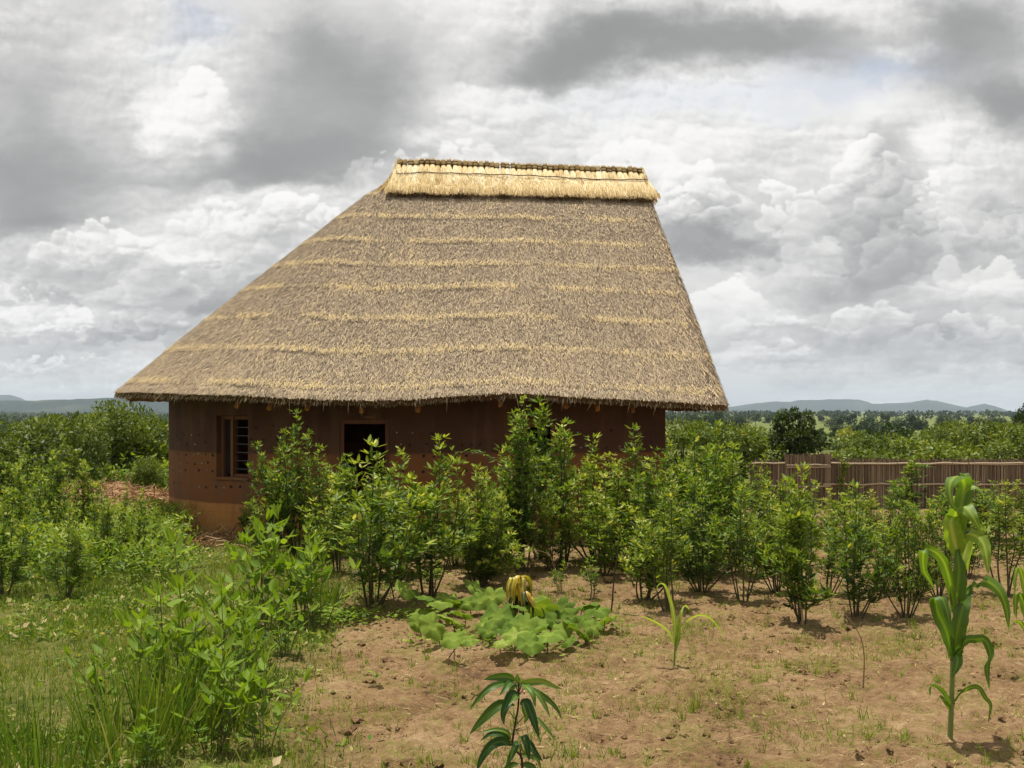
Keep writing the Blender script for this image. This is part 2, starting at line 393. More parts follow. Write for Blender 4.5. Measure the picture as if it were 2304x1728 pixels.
# ---- ground height, usable everywhere
def gz(x, y):
    x = np.asarray(x, float); y = np.asarray(y, float)
    near = np.clip(1 - (np.abs(y - 10) - 14) / 12, 0, 1) * np.clip(1 - (np.abs(x) - 14) / 10, 0, 1)
    z = (.07 * (fbm(x * .55, y * .55, 201, 3) - .5) + .035 * (fbm(x * 2.6, y * 2.6, 211, 3) - .5)) * near
    z = z - (5.0 + 3.5 * sstep(-.1, -.3, x / np.maximum(y, 1))) * sstep(34, 190, y)     # the land falls away behind the plot
    z = z + sstep(60, 160, y) * 1.2 * (fbm(x * .02, y * .02, 221, 3) - .5) * sstep(1500, 500, y)
    return z
def gpt(px, py):
    """where the sight line through a photo pixel meets level ground"""
    y = CH * F / (py - HY); return ux(px) * y, y

# ---------------------------------------------------------------- the thatched house
HO = np.array([-3.175, 18.874]); ROT = math.radians(6.0)
AX = np.array([math.cos(ROT), math.sin(ROT)]); NX = np.array([math.sin(ROT), -math.cos(ROT)])   # along, towards the viewer
def hxy(s, w): s = np.asarray(s, float); w = np.asarray(w, float); return HO[0] + AX[0] * s + NX[0] * w, HO[1] + AX[1] * s + NX[1] * w
def h3(s, w, z): x, y = hxy(s, w); return np.stack(np.broadcast_arrays(x, y, z), -1)
house = empty('thatched_house', (float(HO[0]), float(HO[1]), 0), label='round ended earth house under a tall thatched roof with a pale straw ridge', cat='house')
HOFF = np.array([HO[0], HO[1], 0.0])
def hobj(name, parts, mats, parent=house, **k):
    off = HOFF
    parts = [(np.asarray(v) - off, f, t, m) for v, f, t, m in parts]
    return obj(name, parts, mats, parent, **k)

# walls
def wall_mat():
    m, nt, out = mat_new("earth_wall")
    pos = n_geo(nt); sp = nt.nodes.new('ShaderNodeSeparateXYZ'); nt.links.new(pos, sp.inputs[0])
    n1 = n_noise(nt, 1.6, 5, .6, pos); n2 = n_noise(nt, 26, 5, .6, n_map(nt, pos, (1, 1, 1)))
    up = ramp_node(nt, n1, [(.3, (.054, .020, .009)), (.7, (.100, .037, .013))])  # dark red earth, deepened to stand for the shade under the eave
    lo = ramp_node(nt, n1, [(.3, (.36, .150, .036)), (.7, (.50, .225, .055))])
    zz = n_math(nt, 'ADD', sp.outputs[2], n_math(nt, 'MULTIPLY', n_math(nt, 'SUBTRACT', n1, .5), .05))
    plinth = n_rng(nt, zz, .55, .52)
    mid = n_rng(nt, zz, 1.36, 1.30)                         # lower lifts are redder, and lighter below the painted eave shade
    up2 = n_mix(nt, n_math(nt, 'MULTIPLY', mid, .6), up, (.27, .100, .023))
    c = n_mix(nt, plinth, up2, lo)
    # faint brick courses and shuttering joints
    bz = n_math(nt, 'FRACT', n_math(nt, 'MULTIPLY', sp.outputs[2], 7.5)); crs = n_math(nt, 'MULTIPLY', n_rng(nt, bz, .90, .97), n_rng(nt, n2, .4, .6))
    c = n_mix(nt, n_math(nt, 'MULTIPLY', crs, .35), c, (.10, .045, .022))
    st = n_noise(nt, 3.0, 4, .6, n_map(nt, pos, (1, 1, .12)))
    c = n_mix(nt, n_math(nt, 'MULTIPLY', n_rng(nt, st, .50, .66), .55), c, (.12, .06, .03))
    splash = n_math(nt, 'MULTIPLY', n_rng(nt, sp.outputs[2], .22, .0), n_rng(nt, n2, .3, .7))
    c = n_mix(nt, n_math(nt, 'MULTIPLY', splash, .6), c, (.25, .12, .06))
    p = nt.nodes.new('ShaderNodeBsdfPrincipled'); nt.links.new(c, p.inputs['Base Color']); p.inputs['Roughness'].default_value = .92
    nt.links.new(n_bump(nt, n_math(nt, 'ADD', n2, n_math(nt, 'MULTIPLY', crs, -.4)), .5, .012), p.inputs['Normal'])
    nt.links.new(p.outputs[0], out.inputs[0]); return m
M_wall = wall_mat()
M_hole = plain_mat("dark_hole", [(0, (.012, .008, .006)), (1, (.03, .022, .016))], .9, 30, 0)
M_bottle = plain_mat("bottle_glass", [(0, (.20, .22, .20)), (1, (.55, .58, .52))], .15, 30, 0, spec=.8)
M_wood = plain_mat("house_wood", [(0, (.09, .035, .016)), (1, (.21, .085, .035))], .75, 12, .3, .003, .4, (6, 6, .6))
M_pole = plain_mat("rafter_pole", [(0, (.20, .075, .018)), (1, (.36, .15, .035))], .8, 14, .3, .003, .4)
M_metal = plain_mat("louvre_metal", [(0, (.05, .05, .055)), (1, (.10, .10, .11))], .45, 10, 0)

RW, TH, S_R = 3.0, .34, 5.359
def path_pt(d, r):
    """plan point at path length d (0 = front wall start at the round end, positive to the right), offset radius r"""
    pass
# plan path (outer radius RW): front right corner -> round end -> back right corner
st_s = []                                   # list of functions giving (s,w) for a radius
front = list(np.linspace(S_R, 0, 24))
def to_s(px, w=RW):                          # s on the front wall for a photo column
    k = ux(px); return (k * (HO[1] + NX[1] * w) - HO[0] - NX[0] * w) / (AX[0] - k * AX[1])
door_s = (to_s(764), to_s(876)); win_s = (to_s(1181), to_s(1249))
front = sorted(set(front + list(door_s) + list(win_s)), reverse=True)
front = [f for f in front if not any(min(abs(f - q) for q in door_s + win_s) < .05 and f not in door_s + win_s for _ in (0,))]
angs = list(np.linspace(0, math.pi, 40))
def ang_of(px):                             # angle on the round end for a photo column
    A_ = np.linspace(0, 1.4, 3000); x_, y_ = hxy(-np.sin(A_) * RW, np.cos(A_) * RW); return float(A_[np.argmin(np.abs(x_ / y_ - ux(px)))])
lw = (ang_of(558), ang_of(487))            # window in the round end
angs = sorted(set([a for a in angs if min(abs(a - lw[0]), abs(a - lw[1])) > .03] + list(lw)))
stations = [('f', s) for s in front if s > 1e-6] + [('a', a) for a in angs] + [('b', s) for s in np.linspace(0, S_R, 18)[1:]]
def st_pt(stn, off):                         # off: distance inwards from the outer face
    k_, q = stn; r = RW - off
    if k_ == 'f': return (q, r)
    if k_ == 'a': return (-math.sin(q) * r, math.cos(q) * r)
    return (q, -r)
zl = sorted([0 - .15, .53, 1.87, .78, 1.80, 1.93, 2.8, 0.0])
zl = [-.15, 0.0, .30, .78, .95, 1.30, 1.74, 1.80, 1.87, 1.93, 2.3, 2.75]
def opening(i, z0, z1):
    a, b = stations[i], stations[i + 1]; zm = (z0 + z1) / 2
    def inside(kind, lo, hi, zb, zt):
        return a[0] == kind and b[0] == kind and min(a[1], b[1]) >= lo - 1e-6 and max(a[1], b[1]) <= hi + 1e-6 and zb < zm < zt
    return (inside('f', min(door_s), max(door_s), 0.0, 1.87) or inside('f', min(win_s), max(win_s), .95, 1.80) or inside('a', lw[0], lw[1], .95, 1.93))
V = []; Fq = []
def addq(p): i = len(V); V.extend(p); Fq.append([i, i + 1, i + 2, i + 3])
for i in range(len(stations) - 1):
    o0, o1 = st_pt(stations[i], 0), st_pt(stations[i + 1], 0); i0, i1 = st_pt(stations[i], TH), st_pt(stations[i + 1], TH)
    for z0, z1 in zip(zl[:-1], zl[1:]):
        if opening(i, z0, z1): continue
        addq([h3(*o0, z0), h3(*o0, z1), h3(*o1, z1), h3(*o1, z0)])
        addq([h3(*i0, z0), h3(*i1, z0), h3(*i1, z1), h3(*i0, z1)])
    # horizontal reveals and vertical reveals
    for k_, (z0, z1) in enumerate(zip(zl[:-1], zl[1:])):
        if not opening(i, z0, z1): continue
        if k_ == 0 or not opening(i, zl[k_ - 1], z0): addq([h3(*o0, z0), h3(*o1, z0), h3(*i1, z0), h3(*i0, z0)])
        if not opening(i, z1, zl[k_ + 2]): addq([h3(*o0, z1), h3(*i0, z1), h3(*i1, z1), h3(*o1, z1)])
        if not opening(i - 1, z0, z1): addq([h3(*o0, z0), h3(*o0, z1), h3(*i0, z1), h3(*i0, z0)])
        if not opening(i + 1, z0, z1): addq([h3(*o1, z0), h3(*i1, z0), h3(*i1, z1), h3(*o1, z1)])
# straight end wall on the right
for z0, z1 in ((-.15, 2.75),):
    addq([h3(S_R, RW, z0), h3(S_R, -RW, z0), h3(S_R, -RW, z1), h3(S_R, RW, z1)])
    addq([h3(S_R - TH, RW - TH, z0), h3(S_R - TH, RW - TH, z1), h3(S_R - TH, -RW + TH, z1), h3(S_R - TH, -RW + TH, z0)])
wall_parts = [(np.array(V), np.array(Fq), .5, 0)]
# rows of putlog holes and bottle ends
rs = np.random.RandomState(3); hv = []; bv_ = []
def disc(c, nrm_, r, out_, lst, k=7, deep=.0):
    n = np.array([nrm_[0], nrm_[1], 0.]); n /= np.linalg.norm(n); a = np.array([-n[1], n[0], 0]); b = np.array([0, 0, 1.])
    an = np.arange(k) / k * 6.283; c = np.asarray(c) + n * out_
    P = [c + r * (math.cos(t) * a + math.sin(t) * b) * (0.85 + .3 * rs.rand()) for t in an] + [c + n * .004]
    lst.append((np.array(P), np.array([[j, (j + 1) % k, k] for j in range(k)]), rs.rand()))
def wall_hit(px):
    k_ = ux(px)
    s = to_s(px)
    if s >= 0: p = h3(s, RW, 0); return p, NX
    # circle
    lo = None
    for a in np.linspace(0, math.pi / 2, 400):
        x, y = hxy(-math.sin(a) * RW, math.cos(a) * RW)
        if x / y <= k_:
            return np.array([x, y, 0.]), np.array([x - HO[0], y - HO[1]]) / RW
    return None
rows = [(979, 399, 475, 17), (998, 402, 478, 20), (1022, 389, 480, 15), (1042, 388, 478, 16), (1058, 390, 482, 15), (1084, 392, 432, 17), (1095, 448, 545, 18),
        (1001, 900, 1092, 20), (1026, 955, 1070, 24), (971, 1300, 1410, 38), (1005, 1305, 1400, 30), (990, 565, 640, 30), (960, 575, 700, 40), (1060, 905, 1100, 24), (975, 890, 990, 40), (1040, 1280, 1480, 30)]
for (py, a, b, step) in rows:
    x = a
    while x <= b:
        h = wall_hit(x + rs.uniform(-3, 3))
        if h is not None and rs.rand() > .12:
            p, n = h; z = CH - (py - HY) * p[1] / F + rs.uniform(-.018, .018)
            if rs.rand() < .72: disc([p[0], p[1], z], n, rs.uniform(.016, .028), .004, hv)
            else: disc([p[0], p[1], z], n, rs.uniform(.008, .014), .006, bv_)
        x += step
for L_, mi in ((hv, 1), (bv_, 2)):
    v, f, t = join(L_); wall_parts.append((v, f, t, mi))
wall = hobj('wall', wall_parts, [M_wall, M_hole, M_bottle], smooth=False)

def boxv(c0, c1, mat=0, tint=.5):           # box between two corners in (s,w,z)
    (a, b, c), (d, e, f) = c0, c1
    P = np.array([h3(x, y, z) for z in (c, f) for y in (b, e) for x in (a, d)])
    Fc = np.array([[0, 1, 3, 2], [4, 6, 7, 5], [0, 4, 5, 1], [2, 3, 7, 6], [0, 2, 6, 4], [1, 5, 7, 3]])
    return (P, Fc, tint, mat)
# door frame and shaded right window
d0, d1 = min(door_s), max(door_s)
hobj('door_frame', [boxv((d0 + .003, RW - .16, 0), (d0 + .063, RW - .06, 1.865)), boxv((d1 - .063, RW - .16, 0), (d1 - .003, RW - .06, 1.865)),
                    boxv((d0 + .065, RW - .158, 1.80), (d1 - .065, RW - .062, 1.865)), boxv((d0 + .38, RW + .001, 1.885), (d0 + .56, RW + .012, 1.925), 0, 1.0)], [M_wood], smooth=False)
w0, w1 = min(win_s), max(win_s)
wf = hobj('window', [boxv((w0 + .003, RW - .13, .955), (w0 + .045, RW - .05, 1.795)), boxv((w1 - .058, RW - .13, .955), (w1 - .003, RW + .012, 1.795), 0, .9),  # right jamb tinted paler to stand for light catching it
                     boxv((w0 + .047, RW - .128, 1.745), (w1 - .06, RW - .052, 1.795)), boxv((w0 + .047, RW - .128, .955), (w1 - .06, RW - .052, 1.0))], [M_wood], smooth=False)
hobj('sill', [boxv((w0 - .03, RW - .2, .915), (w1 + .03, RW + .05, .952))], [M_wall], wf, smooth=False)
def abox(a0, a1, r0, r1, z0, z1, tint=.5):
    P = []
    for z in (z0, z1):
        for r in (r0, r1):
            for a in (a0, a1): P.append(h3(-math.sin(a) * r, math.cos(a) * r, z))
    return (np.array(P), np.array([[0, 1, 3, 2], [4, 6, 7, 5], [0, 4, 5, 1], [2, 3, 7, 6], [0, 2, 6, 4], [1, 5, 7, 3]]), tint, 0)
A0, A1 = lw; da = .05 / RW; mid_a = A1 - (A1 - A0) * .44
lwf = hobj('window', [abox(A0 + .001, A0 + da, RW - .2, RW - .1, .955, 1.925), abox(A1 - da, A1 - .001, RW - .2, RW - .1, .955, 1.925),
                      abox(mid_a, mid_a + da, RW - .2, RW - .08, .955, 1.925, .9), abox(A0 + da + .001, mid_a - .001, RW - .198, RW - .102, 1.87, 1.925),
                      abox(mid_a + da + .001, A1 - da - .001, RW - .198, RW - .102, 1.87, 1.925), abox(A0 + da + .001, mid_a - .001, RW - .198, RW - .102, .955, 1.0)], [M_wood], smooth=False)
hobj('louvre', [abox(A0 + da + .001, mid_a - .001, RW - .16, RW - .135, z - .006, z + .006) for z in np.linspace(1.08, 1.74, 6)], [M_metal], lwf, smooth=False)
hobj('dark_sheet', [abox(mid_a + da + .001, A1 - da - .001, RW - .17, RW - .15, 1.0, 1.868, .1)], [M_hole], lwf, smooth=False)  # near-black sheet standing in for the shaded left reveal
hobj('sill', [abox(A0 - .01, A1 + .01, RW - .22, RW + .05, .915, .952)], [M_wall], lwf, smooth=False)
# earth floor inside, a hair above the ground
fl = [h3(*st_pt(s_, TH), .02) for s_ in stations] + [h3(S_R - TH, -RW + TH, .02), h3(S_R - TH, RW - TH, .02)]
cen = h3(1.5, 0, .02); P = np.array(fl + [cen]); nfl = len(fl)
hobj('earth_floor', [(P, np.array([[i, (i + 1) % nfl, nfl] for i in range(nfl)]), .5, 0)], [M_wall])

# ---- roof surface
RE, S_E, CR = 3.88, 6.23, .42                      # eave radius, right eave, corner radius
ZR = 6.42                                           # thatch surface under the cap
tab_s = []; 
def eave_table():
    pts = []
    for q in np.linspace(S_E - CR, 0, 60): pts.append((q, RE, 1.044 + np.clip(q / (S_E - CR), 0, 1) * (5.66 - 1.044)))
    for a in np.linspace(0, math.pi, 90)[1:]: pts.append((-math.sin(a) * RE, math.cos(a) * RE, 1.044))
    for q in np.linspace(0, S_E - CR, 40)[1:]: pts.append((q, -RE, 1.044 + q / (S_E - CR) * (5.66 - 1.044)))
    for a in np.linspace(0, math.pi / 2, 8)[1:]: pts.append((S_E - CR + math.sin(a) * CR, -(RE - CR + math.cos(a) * CR), 5.66))
    for q in np.linspace(-(RE - CR), RE - CR, 30)[1:]: pts.append((S_E, q, 5.66))
    for a in np.linspace(math.pi / 2, 0, 8)[1:]: pts.append((S_E - CR + math.sin(a) * CR, RE - CR + math.cos(a) * CR, 5.66))
    return np.array(pts)
ET = eave_table(); dU = np.r_[0, np.cumsum(np.linalg.norm(np.diff(ET[:, :2], axis=0), axis=1))]; UL = dU[-1]
zs_s = [-4.2, -1.5, -.35, .3, .9, 1.6, 2.3, 2.95, 3.6, 4.28, 4.7, 5.4, 6.0, 6.4]
zs_s = [q - .226 for q in zs_s]
zs_z = [2.33, 2.24, 2.185, 2.16, 2.14, 2.165, 2.22, 2.25, 2.23, 2.18, 2.165, 2.13, 2.10, 2.075]
COURSES = np.array([.13, .25, .37, .48, .585, .71, .837, .965])
def roof_P(u, t, lift=0.0):
    """u: length along the eave (m), t: 0 ridge .. 1 eave"""
    u = np.mod(u, UL); es = np.interp(u, dU, ET[:, 0]); ew = np.interp(u, dU, ET[:, 1]); rs_ = np.interp(u, dU, ET[:, 2])
    rw = np.clip(ew, -1, 1) * .10
    ze = np.where(ew > 0, np.interp(es, zs_s, zs_z), 2.25) + .02 * (fbm(u * 1.3, u * 0, 5, 3) - .5)
    wob = .028 * (fbm(u * .8, t * 3, 41, 3) - .5) * np.clip(t * 4, 0, 1) * np.clip((1.0 - t) * 6, .15, 1)
    s = rs_ + (es - rs_) * t; w = rw + (ew - rw) * t
    z = ZR + (ze - ZR) * t + .04 * np.sin(np.pi * np.clip(t, 0, 1)) - .26 * np.exp(-(t / .065) ** 2) + wob
    # each course steps out a little at its lower edge
    ci = np.searchsorted(COURSES, t + .008 * (fbm(u * .9, u * 0 + 3, 61, 3) - .5)); lo = np.where(ci > 0, COURSES[np.clip(ci - 1, 0, 7)], 0); hi = COURSES[np.clip(ci, 0, 7)]
    fr = np.clip((t - lo) / np.maximum(hi - lo, .02), 0, 1)
    z = z + .012 * fr ** 2 + lift
    return h3(s, w, z)
def thatch_mat(name, stops, rough=.85, trans=.12):
    m, nt, out = mat_new(name)
    a = nt.nodes.new('ShaderNodeAttribute'); a.attribute_name = 'tint'
    c = ramp_node(nt, a.outputs['Fac'], stops)
    p = nt.nodes.new('ShaderNodeBsdfPrincipled'); nt.links.new(c, p.inputs['Base Color']); p.inputs['Roughness'].default_value = rough
    p.inputs['Specular IOR Level'].default_value = .25
    t = nt.nodes.new('ShaderNodeBsdfTranslucent'); nt.links.new(c, t.inputs[0])
    mx = nt.nodes.new('ShaderNodeMixShader'); mx.inputs[0].default_value = trans
    nt.links.new(p.outputs[0], mx.inputs[1]); nt.links.new(t.outputs[0], mx.inputs[2]); nt.links.new(mx.outputs[0], out.inputs[0]); return m
M_straw = thatch_mat("roof_straw", [(0, (.08, .055, .032)), (.22, (.24, .18, .12)), (.5, (.45, .355, .245)), (.72, (.65, .515, .34)), (.86, (.80, .61, .31)), (1, (.86, .66, .29))])
M_fresh = thatch_mat("ridge_straw", [(0, (.22, .14, .055)), (.4, (.62, .44, .19)), (.75, (.90, .74, .42)), (1, (.96, .88, .66))])
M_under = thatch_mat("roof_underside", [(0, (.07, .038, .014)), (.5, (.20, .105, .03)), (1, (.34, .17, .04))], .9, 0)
M_tie = plain_mat("bark_tie", [(0, (.05, .03, .02)), (1, (.12, .075, .045))], .9, 30, 0)

NU = 420; NT_ = 90
ug = np.linspace(0, UL, NU, endpoint=False); tg = np.linspace(0, 1, NT_)
UG, TG = np.meshgrid(ug, tg, indexing='ij')
top = roof_P(UG, TG)
def inward(u, d):                                      # shift horizontally towards the ridge
    a = roof_P(u, np.ones_like(u)); b = roof_P(u, np.full_like(u, .5)); v = b - a; v[..., 2] = 0; return nrm(v) * d
lip = roof_P(ug, np.ones_like(ug)); inn = inward(ug, 1.0)
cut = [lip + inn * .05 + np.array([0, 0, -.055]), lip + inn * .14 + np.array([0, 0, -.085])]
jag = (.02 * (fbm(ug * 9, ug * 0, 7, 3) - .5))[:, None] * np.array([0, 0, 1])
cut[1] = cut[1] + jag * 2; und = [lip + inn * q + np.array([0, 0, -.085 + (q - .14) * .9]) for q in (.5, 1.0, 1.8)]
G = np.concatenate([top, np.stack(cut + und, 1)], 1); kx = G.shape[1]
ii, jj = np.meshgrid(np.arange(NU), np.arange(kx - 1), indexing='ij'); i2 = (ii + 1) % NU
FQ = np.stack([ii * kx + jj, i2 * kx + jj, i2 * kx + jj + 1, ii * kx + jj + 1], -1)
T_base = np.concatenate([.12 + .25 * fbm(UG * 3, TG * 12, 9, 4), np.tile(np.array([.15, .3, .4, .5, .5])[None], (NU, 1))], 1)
roof = hobj('roof', [], [], None) if False else None
straw_parts = [(G.reshape(-1, 3), FQ[:, :NT_ - 1].reshape(-1, 4), T_base.ravel(), 0), (G.reshape(-1, 3), FQ[:, NT_ - 1:].reshape(-1, 4), T_base.ravel(), 1)]
# loose straws over the whole surface: short butt ends lying down the slope
rs = np.random.RandomState(12)
def scatter_roof(N, u0, u1, L=(.07, .15), W=(.007, .012), lift=(.0, .35)):
    u = rs.uniform(u0, u1, N); t = 1 - rs.rand(N) * 1.0
    es = np.interp(np.mod(u, UL), dU, ET[:, 0])
    # fewer near the top of the cone where the courses are short
    A = np.linalg.norm(roof_P(u + .05, t) - roof_P(u - .05, t), axis=1) / .1
    keep = rs.rand(N) < np.clip(A, .06, 1); u, t = u[keep], t[keep]; N = len(u)
    p = roof_P(u, t); q = roof_P(u, np.minimum(t + .01, 1.02)); dn = nrm(q - p); sd_ = nrm(roof_P(u + .02, t) - roof_P(u - .02, t))
    nm = np.cross(dn, sd_); nm = np.where(nm[:, 2:3] < 0, -nm, nm)
    ang = rs.normal(0, .34, N)[:, None]; lf = rs.uniform(*lift, N)[:, None]
    D = nrm(dn * np.cos(ang) + sd_ * np.sin(ang) + nm * lf)
    Lr = rs.uniform(*L, N); p = p - D * Lr[:, None] * .5 + nm * rs.uniform(0.0, .018, N)[:, None] + nm * (lf * Lr[:, None]) * .25
    # colour: weathered grey-brown with courses of brighter straw
    tt = t + .004 * (fbm(u * 1.2, u * 0, 61, 3) - .5) * 2
    dist = np.min(np.abs(tt[:, None] - (COURSES - .012)[None]), 1)
    patch = fbm(u * 1.1, t * 9, 77, 4); patch2 = fbm(u * .5, t * 4 + 9, 87, 3)
    band = np.exp(-(dist / .012) ** 2) * sstep(.24, .46, patch) + .22 * sstep(.62, .74, fbm(u * 2.2, t * 14, 97, 3))
    ti = np.clip(rs.normal(.45, .25, N) + .12 * (patch2 - .5) + .13 * (t - .5), .02, .78)
    gold = rs.rand(N) < band * .62
    ti = np.where(gold, rs.uniform(.72, 1.0, N), ti)
    dark = (np.abs(tt[:, None] - (COURSES + .004)[None]).min(1) < .004) & (patch > .60)
    ti = np.where(dark, ti * .4, ti)
    S = np.cross(D, nm)
    return ribbons(p, D, S, Lr, rs.uniform(*W, N), rs.uniform(-.05, .15, N), 1, 'straw', 0, ti, mid=False)
u_l = np.interp(0, ET[::-1, 0], dU[::-1])  # unused helper
straw_parts.append((*scatter_roof(300000, 0, 14.5, (.04, .09), (.0042, .0078), (0, .22)), 0))
straw_parts.append((*scatter_roof(9000, 14.5, UL - 8.5), 0))
straw_parts.append((*scatter_roof(34000, UL - 8.5, UL), 0))
# ragged fringe along the lip, and long strays hanging from it
N = 9000; u = rs.uniform(0, UL, N); p = roof_P(u, np.full(N, .995)); q = roof_P(u, np.full(N, .9)); D = nrm(p - q) + rs.normal(0, .22, (N, 3)) * [1, 1, .5] + [0, 0, -.35]
p = p + inward(u, 1.0) * rs.uniform(0, .13, N)[:, None] + np.array([0, 0, -1.0]) * rs.uniform(-.01, .07, N)[:, None]
straw_parts.append((*ribbons(p, D, rs.normal(0, 1, (N, 3)), rs.uniform(.03, .085, N), .006, .1, 1, 'straw', 0, np.clip(rs.normal(.42, .22, N), 0, 1), mid=False), 0))
N = 70; u = rs.uniform(0, 12.5, N); p = roof_P(u, np.full(N, .985)) + np.array([0, 0, -.02]); D = np.stack([rs.normal(-.25, .5, N), rs.normal(-.3, .2, N), -np.ones(N)], 1)
straw_parts.append((*ribbons(p, D, np.tile([1., 0, 0], (N, 1)), rs.uniform(.10, .30, N), .006, .2, 3, 'grass', 0, rs.uniform(.5, 1, N), mid=False), 0))
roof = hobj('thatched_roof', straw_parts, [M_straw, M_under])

# ---- rafter ends peeping out below the eave
for px in (492, 585, 685, 813, 940, 1125, 1274, 1345, 1425):
    k_ = ux(px); w = RE - .20
    s = (k_ * (HO[1] + NX[1] * w) - HO[0] - NX[0] * w) / (AX[0] - k_ * AX[1])
    if s < 0: a = min(-s / RE * .93, 1.2); e = (-math.sin(a) * w, math.cos(a) * w); b = (-math.sin(a) * 2.6, math.cos(a) * 2.6)
    else: e = (s, w); b = (s, 2.6)
    ze = float(np.interp(e[0], zs_s, zs_z)) - .155 + rs.uniform(-.012, .012)
    hobj('rafter_end', tubes_parts([(np.array([h3(*b, ze + 1.1), h3(*e, ze)]), rs.uniform(.030, .042), rs.rand())], 0, 7), [M_pole], roof)
for (px, yy_) in ((285, 18.6), (355, 17.6)):
    e = np.array([ux(px) * yy_, yy_, 2.24]); hobj('rafter_end', tubes_parts([(np.array([e + [.5, .2, .5], e]), np.array([.04, .012]), .3)], 0, 6), [M_under], roof)

# ---- ridge cap: tied bundles of pale straw
rid0, rid1, NB = 1.044, 5.674, 46
def cap_bundle(s, wdt, seed, side=1):
    r = np.random.RandomState(seed); parts = []
    zt = 6.635 - (s - 3.27) * .006 + r.uniform(-.012, .012) + .03 * math.exp(-((s - 1.97) / .9) ** 2)
    hw = wdt * .5; tone = r.normal(0, .10)
    # profile down the front: (w, z, half width, half depth)
    prof = [(.05, zt, hw * .80, .050), (.06, zt - .055, hw * .84, .056), (.065, zt - .088, hw * .60, .040), (.09, zt - .125, hw * .78, .055), (.15, zt - .21, hw * 1.02, .06),
            (.205, zt - .275, hw * 1.08, .055), (.30, zt - .37, hw * 1.12, .055), (.42, zt - .49, hw * 1.10, .03), (.50, zt - .57, hw * 1.10, .006)]
    k = 10; an = np.arange(k) / k * 2 * np.pi; V = []
    lean = r.normal(0, .012)
    fl = (s - (rid0 + rid1) / 2) / ((rid1 - rid0) / 2)
    for i, (w, z, a, b) in enumerate(prof):
        ds = lean * (i / 8) + np.sign(fl) * max(0, abs(fl) - .80) * .55 * (i / 8) ** 1.6
        for t in an:
            V.append(h3(s + ds + a * math.cos(t), side * (w + b * math.sin(t)), z + .02 * abs(math.cos(t)) * 0))
    V = np.array(V); n = len(prof)
    Fc = np.array([[i * k + j, i * k + (j + 1) % k, (i + 1) * k + (j + 1) % k, (i + 1) * k + j] for i in range(n - 1) for j in range(k)])
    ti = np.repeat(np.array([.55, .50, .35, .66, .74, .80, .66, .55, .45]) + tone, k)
    parts.append((V, Fc, np.clip(ti, 0, 1), 0))
    V2 = np.vstack([V[:k], V[:k].mean(0) + [0, 0, .008]]); parts.append((V2, np.array([[j, (j + 1) % k, k] for j in range(k)]), np.clip(.5 + tone, 0, 1), 0))
    # individual straws down the outside
    m = 130; i0 = r.rand(m); aa = r.uniform(.15, math.pi - .15, m); s0 = np.clip(r.beta(1.2, 1.2, m), 0, 1)
    lv = r.uniform(.40, .80, m); pw = np.array([q[0] for q in prof]); pz = np.array([q[1] for q in prof]); pa = np.array([q[2] for q in prof]); pb = np.array([q[3] for q in prof]); x = np.linspace(0, 1, n)
    def surf(l):
        ds = lean * l + np.sign(fl) * max(0, abs(fl) - .80) * .55 * l ** 1.6
        return h3(s + ds + np.interp(l, x, pa) * np.cos(aa), side * (np.interp(l, x, pw) + np.interp(l, x, pb) * np.sin(aa) + .006), np.interp(l, x, pz))
    p = surf(lv); q = surf(lv + .12); D = nrm(q - p) + r.normal(0, .10, (m, 3))
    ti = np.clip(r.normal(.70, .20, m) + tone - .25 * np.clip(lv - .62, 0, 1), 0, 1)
    parts.append((*ribbons(p, D, np.tile([1., 0, 0], (m, 1)), r.uniform(.08, .20, m), .0055, 0, 1, 'straw', 0, ti, mid=False), 0))
    # stubble at the top
    m = 14; p = h3(s + r.uniform(-hw, hw, m) * .7, side * .05, zt - .01); D = np.stack([r.normal(0, .2, m), r.normal(0, .2, m), np.ones(m)], 1)
    parts.append((*ribbons(p, D, np.tile([1., 0, 0], (m, 1)), r.uniform(.015, .05, m), .004, 0, 1, 'straw', 0, r.uniform(.3, .8, m), mid=False), 0))
    # ties round the neck
    for zz, ww, hh in ((zt - .035, .058, .86), (zt - .088, .066, .64)):
        if zz == zt - .035 and r.rand() < .35: continue
        ring = np.array([h3(s + lean * .1 + (hw * hh + .004) * math.cos(t), side * (ww + .056 * math.sin(t)), zz + .002 * math.sin(3 * t)) for t in np.linspace(0, 2 * np.pi, 11)])
        parts += [(v, f, t, 1) for v, f, t, _ in tubes_parts([(ring, .0065, .15)], 1, 4)]
    return parts
sw = (rid1 - rid0) / NB
for i in range(NB):
    s = rid0 + sw * (i + .5) + rs.uniform(-.012, .012)
    hobj('ridge_bundle', cap_bundle(s, sw * rs.uniform(1.04, 1.24), 500 + i), [M_fresh, M_tie], roof)
